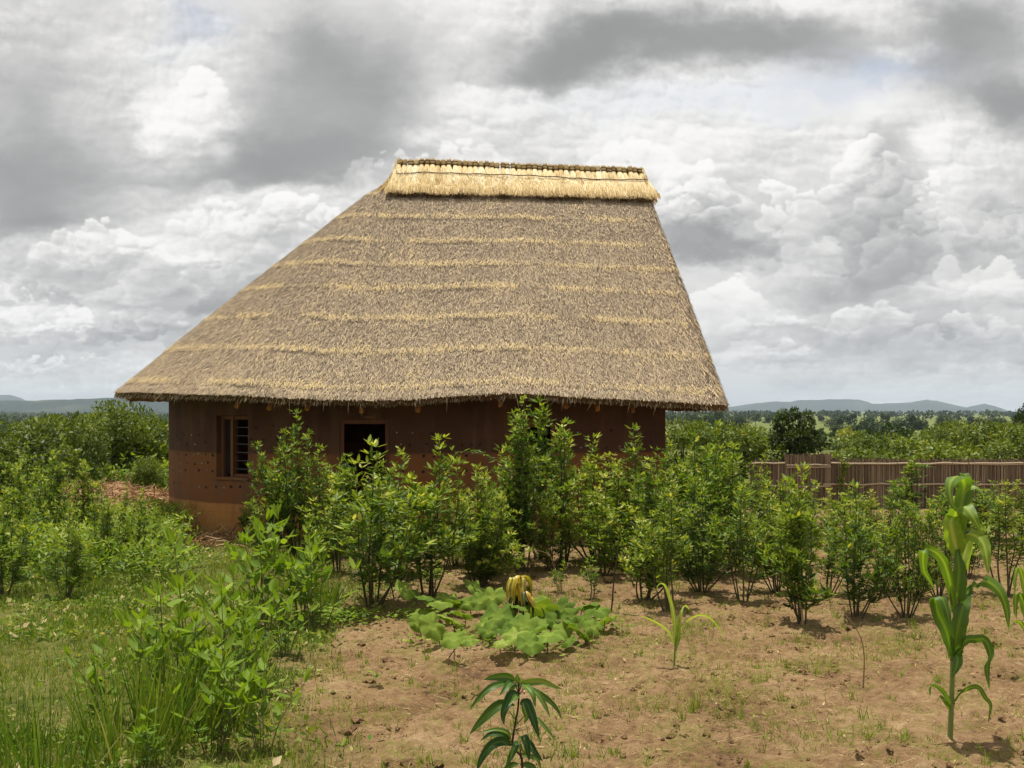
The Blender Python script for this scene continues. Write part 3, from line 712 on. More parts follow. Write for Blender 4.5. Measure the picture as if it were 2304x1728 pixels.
# back half of the cap, the end fans, the fringe and the stitched cord
bp = []
for i in range(24): bp += cap_bundle(rid0 + (rid1 - rid0) * (i + .5) / 24, sw * 2.1, 900 + i, -1)
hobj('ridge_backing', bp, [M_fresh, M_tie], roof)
fr = []
N = 15000; s = rs.uniform(rid0 - .06, rid1 + .06, N); fl = (s - (rid0 + rid1) / 2) / ((rid1 - rid0) / 2); l = rs.uniform(0, 1, N) ** .8
out = np.sign(fl) * np.clip(np.abs(fl) - .82, 0, 1) * .7
w = .22 + .35 * l; z = 6.635 - .29 - (.355 + .05 * (fbm(s * 7, s * 0, 19, 3) - .5)) * l + .03; p = h3(s + out * l ** 1.3, w + .02, z)
D = h3(out * .6 + rs.normal(0, .10, N), .70, -.72) - h3(0, 0, 0)
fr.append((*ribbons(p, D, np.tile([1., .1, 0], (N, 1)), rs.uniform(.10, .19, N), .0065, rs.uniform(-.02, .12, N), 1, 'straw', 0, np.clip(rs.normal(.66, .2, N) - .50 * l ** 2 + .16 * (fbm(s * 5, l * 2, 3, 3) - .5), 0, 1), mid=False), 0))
for sg, se in ((-1, rid0), (1, rid1)):               # the two ends of the cap
    N = 3800; a = rs.uniform(-.15, math.pi + .15, N); l = rs.uniform(0, 1, N)
    reach = (.03 + .10 * l + (.36 if sg < 0 else .03) * l ** 2.4); ww = np.cos(a) * (.08 + .46 * l); 
    p = h3(se + sg * reach * np.sin(np.clip(a, 0, math.pi)), ww, 6.62 - .60 * l)
    D = h3(sg * (.10 + .8 * l) * np.sin(np.clip(a, 0, math.pi)) , np.cos(a) * .7, -1 + .25 * l) - h3(0, 0, 0)
    fr.append((*ribbons(p, D + rs.normal(0, .08, (N, 3)), rs.normal(0, 1, (N, 3)), rs.uniform(.08, .16, N), .007, 0, 1, 'straw', 0, np.clip(rs.normal(.58, .2, N) - .2 * l, 0, 1), mid=False), 0))
# dark frayed under-edge
N = 2600; s = rs.uniform(rid0 - .12, rid1 + .12, N); keep = fbm(s * 4, s * 0, 5, 3) > .53; s = s[keep]; N = len(s)
p = h3(s, .66 + rs.normal(0, .012, N), 5.885 + rs.normal(0, .012, N) + .02 * (fbm(s * 3, s * 0, 8, 3) - .5))
fr.append((*ribbons(p, rs.normal(0, 1, (N, 3)) * [1, .4, .5] + [0, -.4, -.3], rs.normal(0, 1, (N, 3)), rs.uniform(.02, .05, N), .007, 0, 1, 'straw', 0, rs.uniform(0, .3, N), mid=False), 2))
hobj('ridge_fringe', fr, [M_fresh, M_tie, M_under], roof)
cs = np.linspace(rid0 - .03, rid1 + .04, 120)
cord = h3(cs, .305 + .004 * np.sin(cs * 68), 6.635 - .285 - (cs - 3.27) * .006 + .014 * np.sin(cs * 2.3) + .006 * np.sin(cs * 13) + .03 * np.exp(-((cs - 1.97) / .9) ** 2) - .05 * np.exp(-((cs - .97) / .35) ** 2))
hobj('ridge_cord', tubes_parts([(cord, .009, .15)], 0, 5), [M_tie], roof)

# ---------------------------------------------------------------- ground
def axis(fine0, fine1, step, lo, hi, g=1.07):
    a = list(np.arange(fine0, fine1 + 1e-6, step)); s = step
    while a[-1] < hi: s *= g; a.append(a[-1] + s)
    s = step; b = []
    q = fine0
    while q > lo: s *= g; q -= s; b.append(q)
    return np.array(b[::-1] + a)
xs = axis(-6.5, 6.5, .028, -9000, 9000, 1.06); ys = axis(4.0, 13.0, .028, -60, 9000, 1.045)
XG, YG = np.meshgrid(xs, ys)
ZG = gz(XG, YG)
near = sstep(26, 16, YG) * sstep(16, 9, np.abs(XG)) * sstep(1, 3, YG)
clod = fbm(XG * 7, YG * 7, 231, 4, .6)
ZG = ZG + near * (.058 * (clod - .5) + .020 * sstep(.60, .72, fbm(XG * 11, YG * 11, 241, 3)) - .030 * sstep(.66, .75, fbm(XG * 3.7, YG * 4.5, 251, 3)))
# a dug hollow in front of the pumpkin, and other pits
for px, py, r, dpt in ((1080, 1490, .30, .08), (838, 1597, .14, .08), (1010, 1615, .12, .04), (1830, 1590, .10, .05), (850, 1660, .2, .04), (1960, 1700, .16, .05), (690, 1435, .3, .05)):
    x0, y0 = gpt(px, py); rr = np.sqrt((XG - x0) ** 2 + ((YG - y0) * 1.6) ** 2) / r
    ZG = ZG - dpt * np.exp(-rr ** 3) * (1 + .8 * (clod - .5)) + dpt * .45 * np.exp(-((rr - 1.4) / .4) ** 2) * clod
# planting ridge rims
for k_ in range(2): pass
# green cover amount per vertex (0 bare sand .. 1 vegetated), a property of what grows there
def green_amt(x, y):
    px = x / np.maximum(y, .5) * F + 1152; ny = fbm(x * .9, y * .9, 261, 4)
    left = sstep(-.6, -1.9, x + (y - 6) * .14 + 1.6 * (ny - .5) * 1.2)
    left = left * sstep(16.3, 15.2, y + (ny - .5)) 
    lfar = sstep(-7.0, -8.0, x + (ny - .5)) * sstep(9, 11, y)
    back = sstep(19.5, 23, y + 3 * (ny - .5)) * 1.0
    return np.clip(np.maximum(np.maximum(left, lfar), back), 0, 1)
GA = green_amt(XG, YG)
nx_, ny_ = len(xs), len(ys)
Vg = np.stack([XG, YG, ZG], -1).reshape(-1, 3)
ii, jj = np.meshgrid(np.arange(ny_ - 1), np.arange(nx_ - 1), indexing='ij')
Fg = np.stack([ii * nx_ + jj, ii * nx_ + jj + 1, (ii + 1) * nx_ + jj + 1, (ii + 1) * nx_ + jj], -1).reshape(-1, 4)
def ground_mat():
    m, nt, out = mat_new("sandy_ground")
    pos = n_geo(nt); a = nt.nodes.new('ShaderNodeAttribute'); a.attribute_name = 'tint'
    n1 = n_noise(nt, 1.1, 6, .6, pos); n2 = n_noise(nt, 14, 6, .65, pos); n3 = n_noise(nt, 75, 4, .7, pos)
    sand = ramp_node(nt, n_math(nt, 'ADD', n_math(nt, 'MULTIPLY', n1, .5), n_math(nt, 'MULTIPLY', n2, .5)), [(.35, (.115, .064, .032)), (.45, (.250, .150, .072)), (.54, (.345, .220, .110)), (.65, (.46, .315, .17))])
    sand = n_mix(nt, n_rng(nt, n3, .50, .72, 0, .55), sand, (.20, .105, .055))
    sand = n_mix(nt, n_rng(nt, n_noise(nt, 160, 3, .6, pos), .60, .72, 0, .5), sand, (.62, .46, .28))
    # thatch litter and thin moss-like seedlings on the bare soil
    sand = n_mix(nt, n_math(nt, 'MULTIPLY', n_rng(nt, n_noise(nt, 2.3, 5, .7, pos), .47, .60), n_rng(nt, n_noise(nt, 45, 4, .7, pos), .45, .58, 0, .75)), sand, (.19, .20, .035))
    v1 = ramp_node(nt, n_math(nt, 'ADD', n_math(nt, 'MULTIPLY', n2, .6), n_math(nt, 'MULTIPLY', n1, .4)), [(.36, (.045, .08, .014)), (.48, (.12, .155, .026)), (.60, (.20, .19, .05)), (.70, (.30, .21, .10))])
    sp = nt.nodes.new('ShaderNodeSeparateXYZ'); nt.links.new(pos, sp.inputs[0])
    fn = n_noise(nt, .035, 5, .6, n_map(nt, pos, (1, 1.6, 1)))
    vf = ramp_node(nt, fn, [(.35, (.04, .07, .014)), (.5, (.09, .15, .026)), (.62, (.16, .19, .04))])
    v = n_mix(nt, n_rng(nt, sp.outputs[1], 22, 45), v1, vf)
    # red earth among the weeds beyond the fence
    v = n_mix(nt, n_math(nt, 'MULTIPLY', n_rng(nt, n_noise(nt, .7, 4, .6, pos), .58, .7), .5), v, (.33, .20, .10))
    c = n_mix(nt, a.outputs['Fac'], sand, v)
    p = nt.nodes.new('ShaderNodeBsdfPrincipled'); nt.links.new(c, p.inputs['Base Color']); p.inputs['Roughness'].default_value = .95
    p.inputs['Specular IOR Level'].default_value = .1
    h = n_math(nt, 'ADD', n2, n_math(nt, 'MULTIPLY', n3, .5))
    nt.links.new(n_bump(nt, h, 1.0, .05), p.inputs['Normal'])
    nt.links.new(p.outputs[0], out.inputs[0]); return m
M_ground = ground_mat()
ground = obj('ground', [(Vg, Fg, GA.ravel() * .85, 0)], [M_ground], kind='structure')

# ---------------------------------------------------------------- plants
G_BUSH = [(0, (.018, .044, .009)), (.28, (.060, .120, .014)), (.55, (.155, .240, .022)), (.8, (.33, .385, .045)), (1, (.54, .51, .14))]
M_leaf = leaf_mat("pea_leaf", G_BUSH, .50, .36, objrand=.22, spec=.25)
M_stem = plain_mat("green_stem", [(0, (.045, .035, .018)), (.5, (.10, .085, .035)), (1, (.20, .20, .06))], .8, 30, 0, tintw=.9)
M_flower = leaf_mat("petal", [(0, (.75, .25, .02)), (.5, (.85, .60, .05)), (1, (.80, .80, .55))], .6, .3)
M_broad = leaf_mat("broad_leaf", [(0, (.035, .075, .010)), (.4, (.10, .18, .015)), (.75, (.22, .32, .025)), (1, (.38, .44, .06))], .58, .40, spec=.2, objrand=.1)
M_shrub = leaf_mat("shrub_leaf", [(0, (.024, .044, .010)), (.35, (.085, .13, .016)), (.6, (.20, .245, .026)), (.85, (.36, .36, .05)), (1, (.48, .36, .09))], .5, .25, objrand=.18)
M_grass = leaf_mat("grass_blade", [(0, (.04, .085, .010)), (.35, (.10, .185, .014)), (.6, (.23, .30, .028)), (.78, (.34, .31, .10)), (1, (.55, .42, .22))], .55, .3, spec=.2)
M_pump = leaf_mat("pumpkin_leaf", [(0, (.05, .10, .015)), (.4, (.13, .205, .025)), (.7, (.25, .33, .05)), (1, (.42, .44, .15))], .75, .35, spec=.12)
M_maize = leaf_mat("maize_leaf", [(0, (.04, .10, .010)), (.4, (.105, .20, .016)), (.7, (.24, .35, .03)), (1, (.48, .52, .14))], .5, .45, spec=.5)
M_mango = leaf_mat("mango_leaf", [(0, (.016, .050, .010)), (.4, (.055, .125, .016)), (.7, (.13, .21, .030)), (1, (.30, .30, .05))], .48, .28, spec=.3)
M_yellow = leaf_mat("yellow_leaf", [(0, (.02, .05, .014)), (.3, (.08, .10, .015)), (.6, (.42, .36, .03)), (.85, (.62, .46, .05)), (1, (.70, .30, .06))], .35, .3, spec=.5)
M_bark = plain_mat("dark_bark", [(0, (.025, .015, .010)), (1, (.09, .055, .035))], .9, 40, .3, .002)
M_dry = plain_mat("dry_stalk", [(0, (.14, .085, .045)), (1, (.48, .33, .17))], .85, 40, .2, .002)

def unit(az, el): return np.stack([np.cos(az) * np.cos(el), np.sin(az) * np.cos(el), np.sin(el)], -1)
def trifoliate(r, nodes, dirs, leafL, tone, droop=.28, W=.27):
    """petiole ends nodes (n,3) with outward dirs: three leaflets each"""
    n = len(nodes); out = []
    for k_, sp_ in ((0, 0), (1, .95), (-1, .95)):
        side = nrm(np.cross(dirs, np.array([0, 0, 1.])) + 1e-4)
        D = nrm(dirs * math.cos(sp_ * k_) + side * math.sin(sp_ * k_) + r.normal(0, .22, (n, 3)))
        L = leafL * (1 if k_ == 0 else .85) * r.uniform(.7, 1.2, n)
        S = np.cross(D, np.array([0, 0, 1.])) + r.normal(0, .3, (n, 3))
        out.append(ribbons(nodes, D, S, L, L * W, L / leafL * droop * leafL * r.uniform(.3, 1.5, n), 3, 'leaf', .35, np.clip(tone + r.normal(0, .10, n), 0, 1)))
    return join(out)
def pea_bush(seed, H=1.5, R=.42, nst=7, leafL=.073, dens=1.0, bare=.12, spike=.0, flowers=0, arm=None, lean=0.0):
    r = np.random.RandomState(seed); stems = []; nodes = []; dirs = []; tone = []
    for i in range(nst):
        az = r.uniform(0, 6.283); out_ = R * r.uniform(.15, 1.0) * (i > 0); h = H * (1 - .30 * (out_ / R) ** 1.3) * (r.uniform(.70, 1.0) if i else 1.0)
        b = unit(az, 0) * r.uniform(.01, .06); b[2] = -.03
        tip = np.array([math.cos(az) * out_ + lean * H, math.sin(az) * out_, h])
        mid1 = b + (tip - b) * .35 + np.array([math.cos(az), math.sin(az), 0]) * out_ * .22 + r.normal(0, .015, 3)
        mid2 = b + (tip - b) * .7 + np.array([math.cos(az), math.sin(az), 0]) * out_ * .15 + r.normal(0, .02, 3)
        pl = spline([b, mid1, mid2, tip], 16); stems.append((pl, np.linspace(.010, .0025, 16), r.uniform(.1, .5)))
        lines = [(pl, bare + r.uniform(0, .12), h)]
        for _ in range(int(6 * dens * h / 1.3)):
            t0 = r.uniform(bare + .08, .9); p0 = pl[int(t0 * 15)]; a2 = az + r.normal(0, 1.1); ln = r.uniform(.14, .46) * (1.2 - .95 * t0) * (H / 1.5) ** .5
            e = r.uniform(.35, 1.0); q = p0 + unit(a2, e) * ln; bl = spline([p0, p0 + unit(a2, e * .6) * ln * .5, q], 8)
            stems.append((bl, np.linspace(.005, .0016, 8), r.uniform(.3, .8))); lines.append((bl, .12, p0[2]))
        for ln_, t0, hh in lines:
            Ltot = np.linalg.norm(np.diff(ln_, axis=0), axis=1).sum(); m = max(3, int(Ltot * (1 - t0) / .0185 * dens))
            tt = t0 + (1 - t0) * (np.arange(m) + r.rand(m)) / m; idx = tt * (len(ln_) - 1); i0 = np.minimum(idx.astype(int), len(ln_) - 2); f = (idx - i0)[:, None]
            c = ln_[i0] * (1 - f) + ln_[i0 + 1] * f; up = nrm(ln_[i0 + 1] - ln_[i0])
            a3 = r.uniform(0, 6.283, m); el = r.uniform(.0, .9, m) + tt * .3
            d = nrm(unit(a3, el) + up * .25); pet = r.uniform(.018, .05, m)[:, None]
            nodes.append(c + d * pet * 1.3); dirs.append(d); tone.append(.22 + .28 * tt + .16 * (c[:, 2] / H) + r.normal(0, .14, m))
    if arm is not None:
        bl = spline(arm, 10); stems.append((bl, np.linspace(.006, .002, 10), .6)); m = 16; tt = r.uniform(.45, 1, m); i0 = np.minimum((tt * 9).astype(int), 8)
        d = unit(r.uniform(0, 6.28, m), r.uniform(-.3, .5, m)); nodes.append(bl[i0] + d * .03); dirs.append(d); tone.append(.5 + r.normal(0, .08, m))
    nodes = np.concatenate(nodes); dirs = np.concatenate(dirs); tone = np.concatenate(tone)
    fl = trifoliate(r, nodes, dirs, leafL, tone)
    # upright young shoots at the tips
    tips = np.array([s[0][-1] for s in stems]); m = len(tips)
    for q in range(6):
        D = np.stack([r.normal(0, .35, m), r.normal(0, .35, m), np.ones(m)], 1); L = r.uniform(.04, .09, m)
        fl = join([fl, ribbons(tips, D, r.normal(0, 1, (m, 3)), L, L * .22, .004, 2, 'leaf', .4, r.uniform(.50, .88, m))])
    fw = None
    if flowers:
        hi = nodes[nodes[:, 2] > H * .55]; p = hi[r.randint(0, len(hi), flowers)] + r.normal(0, .02, (flowers, 3)); t = r.uniform(.2, .6, flowers)
        a = ribbons(p, r.normal(0, 1, (flowers, 3)) + [0, 0, .5], r.normal(0, 1, (flowers, 3)), .022, .018, 0, 2, 'ovate', .4, t); b = ribbons(p, r.normal(0, 1, (flowers, 3)), r.normal(0, 1, (flowers, 3)), .020, .016, 0, 2, 'ovate', .4, t)
        fw = join([a, b])
    return dict(H=H, leaf=mesh("leaves", [(*fl, 0)], [M_leaf]), stem=mesh("stems", tubes_parts(stems, 0, 4), [M_stem]), fl=mesh("blossom", [(*fw, 0)], [M_flower]) if fw is not None else None)
def place(proto, name, x, y, H, label, cat, wide=1.0, rz=0.0, group=None, names=('leaves', 'stems', 'blossom'), dz=-.01):
    s = H / proto['H']
    o = empty(name, (float(x), float(y), float(gz(x, y)) + dz), rz, label=label, cat=cat, group=group)
    for key, nm in (('leaf', names[0]), ('stem', names[1]), ('fl', names[2])):
        if proto.get(key) is None: continue
        c = bpy.data.objects.new(nm, proto[key]); COL.objects.link(c); c.parent = o; c.scale = (s * wide, s * wide, s)
    return o
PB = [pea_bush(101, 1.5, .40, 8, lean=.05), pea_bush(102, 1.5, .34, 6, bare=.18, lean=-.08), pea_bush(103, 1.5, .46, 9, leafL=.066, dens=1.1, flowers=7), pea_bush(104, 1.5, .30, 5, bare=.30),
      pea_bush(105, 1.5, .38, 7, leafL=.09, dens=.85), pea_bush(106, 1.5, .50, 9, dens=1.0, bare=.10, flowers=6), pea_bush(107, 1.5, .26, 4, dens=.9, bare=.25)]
P_flower = pea_bush(110, 1.75, .72, 13, bare=.22, flowers=26)
P_tall = pea_bush(111, 2.15, .50, 10, dens=1.0, bare=.15, arm=[(0, 0, 1.1), (-.35, -.1, 1.45), (-.72, -.12, 1.52)])
P_light = pea_bush(112, 1.6, .32, 12, leafL=.072, dens=1.15, bare=.03)
P_low = pea_bush(113, .9, .36, 8, leafL=.07, dens=1.2, bare=.22)
P_dark = pea_bush(114, 1.5, .33, 6, leafL=.10, dens=1.0, bare=.10)
P_small = pea_bush(115, .55, .12, 2, leafL=.07, dens=1.1, bare=.2)
GRP = 'shrubby pea bushes planted in front of the house'
def bush(px, pyb, pyt, proto, label, wide=1.0, rz=None, name='pea_bush', cat='bush', group=GRP):
    x, y = gpt(px, pyb); H = (pyb - pyt) * y / F
    return place(proto, name, x, y, H, label, cat, wide, (px * 1.37 + pyb) % 6.28 if rz is None else rz, group)
def pw(px0, px1, pyb, pyt, k): return 1.0
BL = [  # px, base py, top py, proto, width factor, label
    (668, 1255, 930, P_flower, 1.0, 0.3, 'wide bush with orange blossom left of the doorway'),
    (838, 1368, 1005, PB[4], 1.0, None, 'tall dark stemmed bush in front of the doorway, with bare stems at its foot'),
    (905, 1300, 1020, PB[5], .9, None, 'bushy green shrub just right of the doorway, behind the dark stemmed one'),
    (968, 1345, 990, PB[1], .95, None, 'upright pointed bush between the doorway and the pale green bush'),
    (1075, 1320, 1050, P_light, .95, None, 'pale green many stemmed bush behind the pumpkin patch'),
    (1180, 1290, 900, P_tall, .8, 0.0, 'tallest bush, rising before the right window with one long side arm'),
    (1215, 1262, 905, PB[6], .75, None, 'thin tall shoot close beside the tallest bush, top level with the eave'),
    (1140, 1262, 1010, PB[0], .8, None, 'bush filling the space left of the tallest bush, against the wall'),
    (1268, 1280, 955, PB[6], .9, None, 'narrow bush with a spiky top just right of the dark right window'),
    (1330, 1350, 1255, P_small, 1.2, None, 'small seedling bush standing on bare soil right of the pumpkin patch'),
    (1335, 1262, 985, PB[2], .85, None, 'rounded bush against the wall right of the window'),
    (1425, 1268, 965, PB[3], .85, None, 'bush with a single thin leader poking up before the right part of the wall'),
    (1445, 1348, 1165, P_low, .95, None, 'low spreading bush with many thin stems meeting at its foot'),
    (1505, 1372, 1060, PB[3], .85, None, 'slender bush on a single dark stem behind the young yellow maize'),
    (1510, 1262, 1000, PB[5], .7, None, 'bush hiding the right hand corner of the house wall'),
    (1560, 1290, 985, PB[0], .85, None, 'leafy bush just right of the wall corner, under the eave'),
    (1610, 1268, 960, PB[2], .75, None, 'bushy shrub below the right tip of the roof'),
    (1670, 1352, 1090, PB[3], 1.0, None, 'bush held on two bare dark stems, right of the low spreading bush'),
    (1650, 1290, 1010, PB[4], .75, None, 'mid green bush behind the one on two bare stems'),
    (1720, 1262, 1030, PB[5], .7, None, 'bush in front of the left end of the reed fence'),
    (1808, 1402, 1055, P_dark, 1.0, 1.0, 'dense dark leaved bush with a pale leaning stake at its foot'),
    (1790, 1275, 1080, PB[0], .75, None, 'bush half hidden behind the dense dark leaved one'),
    (1925, 1392, 1095, PB[4], 1.0, None, 'large leaved bush between the dense dark bush and the next bush to the right'),
    (2038, 1390, 1085, PB[2], .80, None, 'full bush immediately left of the tall maize plant'),
    (1880, 1262, 1100, PB[1], .85, None, 'short bush below the raised fence panel'),
    (1960, 1250, 1105, PB[5], .7, None, 'small bush in the back row before the middle of the fence'),
    (2058, 1222, 1035, PB[6], .95, None, 'thin spire of a bush overlapping the fence rails, left of the tall maize'),
    (2110, 1345, 1130, PB[0], .85, None, 'bush seen through the leaves of the tall maize plant'),
    (2120, 1215, 1100, PB[2], .8, None, 'back row bush level with the tip of the tall maize'),
    (2195, 1225, 1090, PB[4], .85, None, 'bush against the fence right of the tall maize'),
    (2262, 1345, 1090, PB[3], 1.0, None, 'open twiggy bush by the right edge, behind the far right maize'),
    (2290, 1215, 1085, PB[5], .8, None, 'bush at the far right end of the back row'),
    (560, 1215, 1120, P_small, 1.2, None, 'short sprig growing by the foot of the round wall'),
    (985, 1335, 1265, P_small, 1.3, None, 'knee high seedling left of the pale green bush'),
    (1268, 1330, 1262, P_small, 1.1, None, 'knee high seedling right of the pumpkin patch'),
    (760, 1290, 1075, PB[1], .95, None, 'bush filling the gap between the blossoming bush and the dark stemmed one'),
    (1360, 1300, 1075, PB[4], .9, None, 'mid height bush in the thick of the planting, before the right part of the wall'),
    (1240, 1288, 1090, PB[2], .75, None, 'low rounded bush right of the foot of the tallest bush'),
    (1475, 1300, 1040, PB[1], .95, None, 'bush behind the low spreading one, below the wall corner'),
    (1580, 1330, 1090, PB[2], .9, None, 'bush left of the one on two bare stems, in the thick of the planting'),
    (1405, 1275, 1040, PB[0], .8, None, 'bush behind the mid height one, close to the wall'),
    (1480, 1262, 1015, PB[2], .8, None, 'leafy bush overlapping the lower wall near its right corner'),
    (1745, 1330, 1085, PB[0], .8, None, 'bush just left of the dense dark leaved one'),
    (1690, 1235, 1045, PB[2], .8, None, 'back row bush before the left fence panel'),
    (1835, 1232, 1085, PB[5], .8, None, 'back row bush under the raised gate panel'),
    (1915, 1225, 1092, PB[2], .8, None, 'back row bush right of the gate panel, its top just under the lower rail'),
    (2000, 1228, 1088, PB[0], .8, None, 'back row bush left of the thin spire bush'),
    (2160, 1222, 1092, PB[5], .8, None, 'back row bush directly right of the tall maize top'),
    (2238, 1215, 1085, PB[2], .8, None, 'back row bush near the right end of the fence'),
    (1985, 1330, 1150, PB[4], .8, None, 'middle row bush between the large leaved bush and the full one'),
    (1865, 1335, 1140, PB[1], .9, None, 'middle row bush between the dense dark bush and the large leaved one'),
    (2175, 1300, 1130, PB[0], .8, None, 'middle row bush right of the tall maize'),
    (1100, 1295, 1100, PB[4], .9, None, 'bush tucked between the pale green bush and the tallest one'),
    (720, 1262, 1010, PB[2], .8, None, 'bush behind the right side of the blossoming one'),
    (610, 1262, 1075, PB[4], .8, None, 'low left shoulder bush beside the blossoming one'),
    (1020, 1275, 1060, PB[0], .8, None, 'bush close to the wall, behind the pale green bush'),
    (860, 1262, 1045, PB[2], .7, None, 'bush growing right against the doorway'),
]
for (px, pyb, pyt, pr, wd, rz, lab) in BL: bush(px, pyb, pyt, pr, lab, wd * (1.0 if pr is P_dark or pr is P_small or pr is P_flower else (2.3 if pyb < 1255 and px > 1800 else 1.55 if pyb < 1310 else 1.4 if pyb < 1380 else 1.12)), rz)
# left bank of bushes
LB = [(40, 1270, 1050, PB[5], 1.1, 'bush at the left edge in the front of the left thicket'), (150, 1345, 1130, PB[0], 1.0, 'dark footed bush leaning out of the left thicket over the grass'),
      (230, 1285, 1085, PB[2], 1.0, 'rounded bush in the middle of the left thicket'), (318, 1275, 1105, PB[4], 1.0, 'bush at the right end of the left thicket, nearest the house'),
      (100, 1235, 1020, PB[1], 1.2, 'tall bush rising from the back of the left thicket'), (10, 1340, 1110, PB[4], 1.1, 'bush cut by the left edge of the view'),
      (190, 1225, 1040, P_dark, .9, 'dark bush in front of the straw heap, left part'), (285, 1215, 1095, PB[3], 1.2, 'thin bush in front of the straw heap'),
      (60, 1190, 1000, PB[2], 1.1, 'pale bush behind the left thicket, by the left edge'), (350, 1240, 1135, PB[0], .9, 'low bush beside the shaded foot of the round wall'),
      (140, 1175, 985, PB[5], 1.0, 'bush left of the straw heap'), (20, 1140, 960, PB[0], 1.3, 'tall weed bush at the left edge below the leafy shrubs')]
for (px, pyb, pyt, pr, wd, lab) in LB: bush(px, pyb, pyt, pr, lab, wd, None, group='bushes in the thicket on the left')

# broad leaved herbs in the left foreground
def herb(seed, H, nst, leafL=.155, Wd=.33, spread=.5):
    r = np.random.RandomState(seed); stems = []; L_ = []
    for i in range(nst):
        az = r.uniform(0, 6.28); out_ = H * spread * r.uniform(.1, 1); h = H * r.uniform(.55, 1.0) if i else H
        b = unit(az, 0) * r.uniform(0, .07); b[2] = -.02
        tip = np.array([math.cos(az) * out_, math.sin(az) * out_, h]); pl = spline([b, b + (tip - b) * [.3, .3, .5] + r.normal(0, .01, 3), tip], 12)
        stems.append((pl, np.linspace(.005, .0018, 12), r.uniform(.3, .9)))
        m = int(h / .045); tt = np.sort(r.uniform(.22, 1, m)); idx = tt * 11; i0 = np.minimum(idx.astype(int), 10); f = (idx - i0)[:, None]; c = pl[i0] * (1 - f) + pl[i0 + 1] * f
        a3 = np.arange(m) * 2.4 + r.rand(); d = unit(a3, r.uniform(-.1, .75, m) + .35 * tt)
        LL = leafL * r.uniform(.6, 1.15, m) * (1 - .35 * np.abs(tt - .6)); tn = np.clip(.38 + .25 * tt + r.normal(0, .12, m), 0, 1)
        L_.append(ribbons(c + d * .02, d, np.cross(d, [0, 0, 1.]) + r.normal(0, .2, (m, 3)), LL, LL * Wd, LL * r.uniform(.05, .5, m), 5, 'leaf', .4, tn))
        for e in (-.7, 0, .7):
            d1 = nrm(np.array([[math.cos(az + e) * .5, math.sin(az + e) * .5, 1.0]])); L_.append(ribbons(tip[None], d1, np.cross(d1, [0, 1., 0]), [leafL * .7], [leafL * .2], [.01], 4, 'leaf', .4, [.75]))
    return dict(H=H, leaf=mesh("leaves", [(*join(L_), 0)], [M_broad]), stem=mesh("stems", tubes_parts(stems, 0, 4), [M_stem]))
HB = [herb(201, .8, 8), herb(202, .6, 6, .14, .34), herb(203, .5, 5, .13, .36), herb(204, .75, 2, .14, .30, .25)]
HL = [(450, 1610, 1390, HB[1], 'herb clump at the heart of the left foreground foliage'), (530, 1500, 1300, HB[2], 'herb above the edge of the bare soil, below the round wall'), (720, 1420, 1230, HB[1], 'herb clump between the blossoming bush and the bare soil'), (340, 1600, 1330, HB[3], 'tall single stemmed herb left of the central clump'), (500, 1600, 1310, HB[3], 'tall single stemmed herb at the right of the left foreground foliage'),
      (432, 1560, 1215, HB[3], 'tallest broad leaved herb on a single slanting stem in the left foreground'), (400, 1620, 1340, HB[1], 'broad leaved herb clump in the middle of the left foreground'),
      (545, 1570, 1330, HB[0], 'leafy herb clump bordering the bare soil'), (300, 1655, 1390, HB[3], 'herb with few dark leaves left of the central clump'), (240, 1640, 1460, HB[2], 'thin herb with drooping leaf pair above the grass'),
      (610, 1420, 1200, HB[1], 'herb clump below the blossoming bush, left part'), (680, 1400, 1175, HB[0], 'herb clump below the blossoming bush, at the edge of the bare soil'), (580, 1360, 1170, HB[2], 'herb beside the grass path to the round wall'),
      (475, 1690, 1480, HB[1], 'low herb near the bottom edge, left of the bare soil'), (590, 1700, 1500, HB[2], 'small herb rooted in the bare soil near the bottom edge'), (520, 1640, 1440, HB[2], 'herb spilling over the edge of the bare soil'),
      (640, 1480, 1340, HB[2], 'low herb just left of the trampled soil'), (350, 1740, 1600, HB[1], 'herb cut by the bottom edge at left'), (700, 1345, 1240, HB[2], 'small herb beside the dark stemmed bush')]
for (px, pyb, pyt, pr, lab) in HL: bush(px, pyb, pyt, pr, lab, 1.0, None, 'broad_leaved_herb', 'herb', 'broad leaved herbs in the left foreground')

# tiny weeds on the sand, left of the patch: creeping clumps
rs = np.random.RandomState(44)
def creeper(px, py, w, n, label):
    x0, y0 = gpt(px, py); x = x0 + rs.normal(0, w, n); y = y0 + rs.normal(0, w * .8, n); z = gz(x, y) + rs.uniform(.01, .10, n)
    D = unit(rs.uniform(0, 6.28, n), rs.uniform(-.1, .6, n)); L = rs.uniform(.03, .065, n)
    p = np.stack([x, y, z], 1); lv = ribbons(p - p[0] * 0, D, np.cross(D, [0, 0, 1.]), L, L * .7, L * .2, 3, 'ovate', .2, np.clip(rs.normal(.6, .15, n), 0, 1))
    v, f, t = lv; c = np.array([x0, y0, 0]); st = []
    for i in range(0, n, 4): st.append((np.array([[x[i], y[i], float(gz(x[i], y[i])) - .01], [x[i], y[i], z[i]]]) - c, [.0015, .001], .6))
    o = empty('ground_weed', (x0, y0, 0), label=label, cat='weed', group='creeping weeds on the soil')
    obj('leaves', [(v - c, f, t, 0)] + [(a_, b_, c_, 1) for a_, b_, c_, _ in tubes_parts(st, 1, 3)], [M_broad, M_stem], o)
creeper(775, 1395, .22, 330, 'bright green creeping weed at the foot of the dark stemmed bush')
creeper(700, 1405, .16, 160, 'creeping weed between the herbs and the bare soil')
creeper(960, 1300, .15, 90, 'creeping weed behind the pumpkin patch, left part')
creeper(850, 1660 - 120, .03, 10, 'tiny two leaved weed alone on the soil')

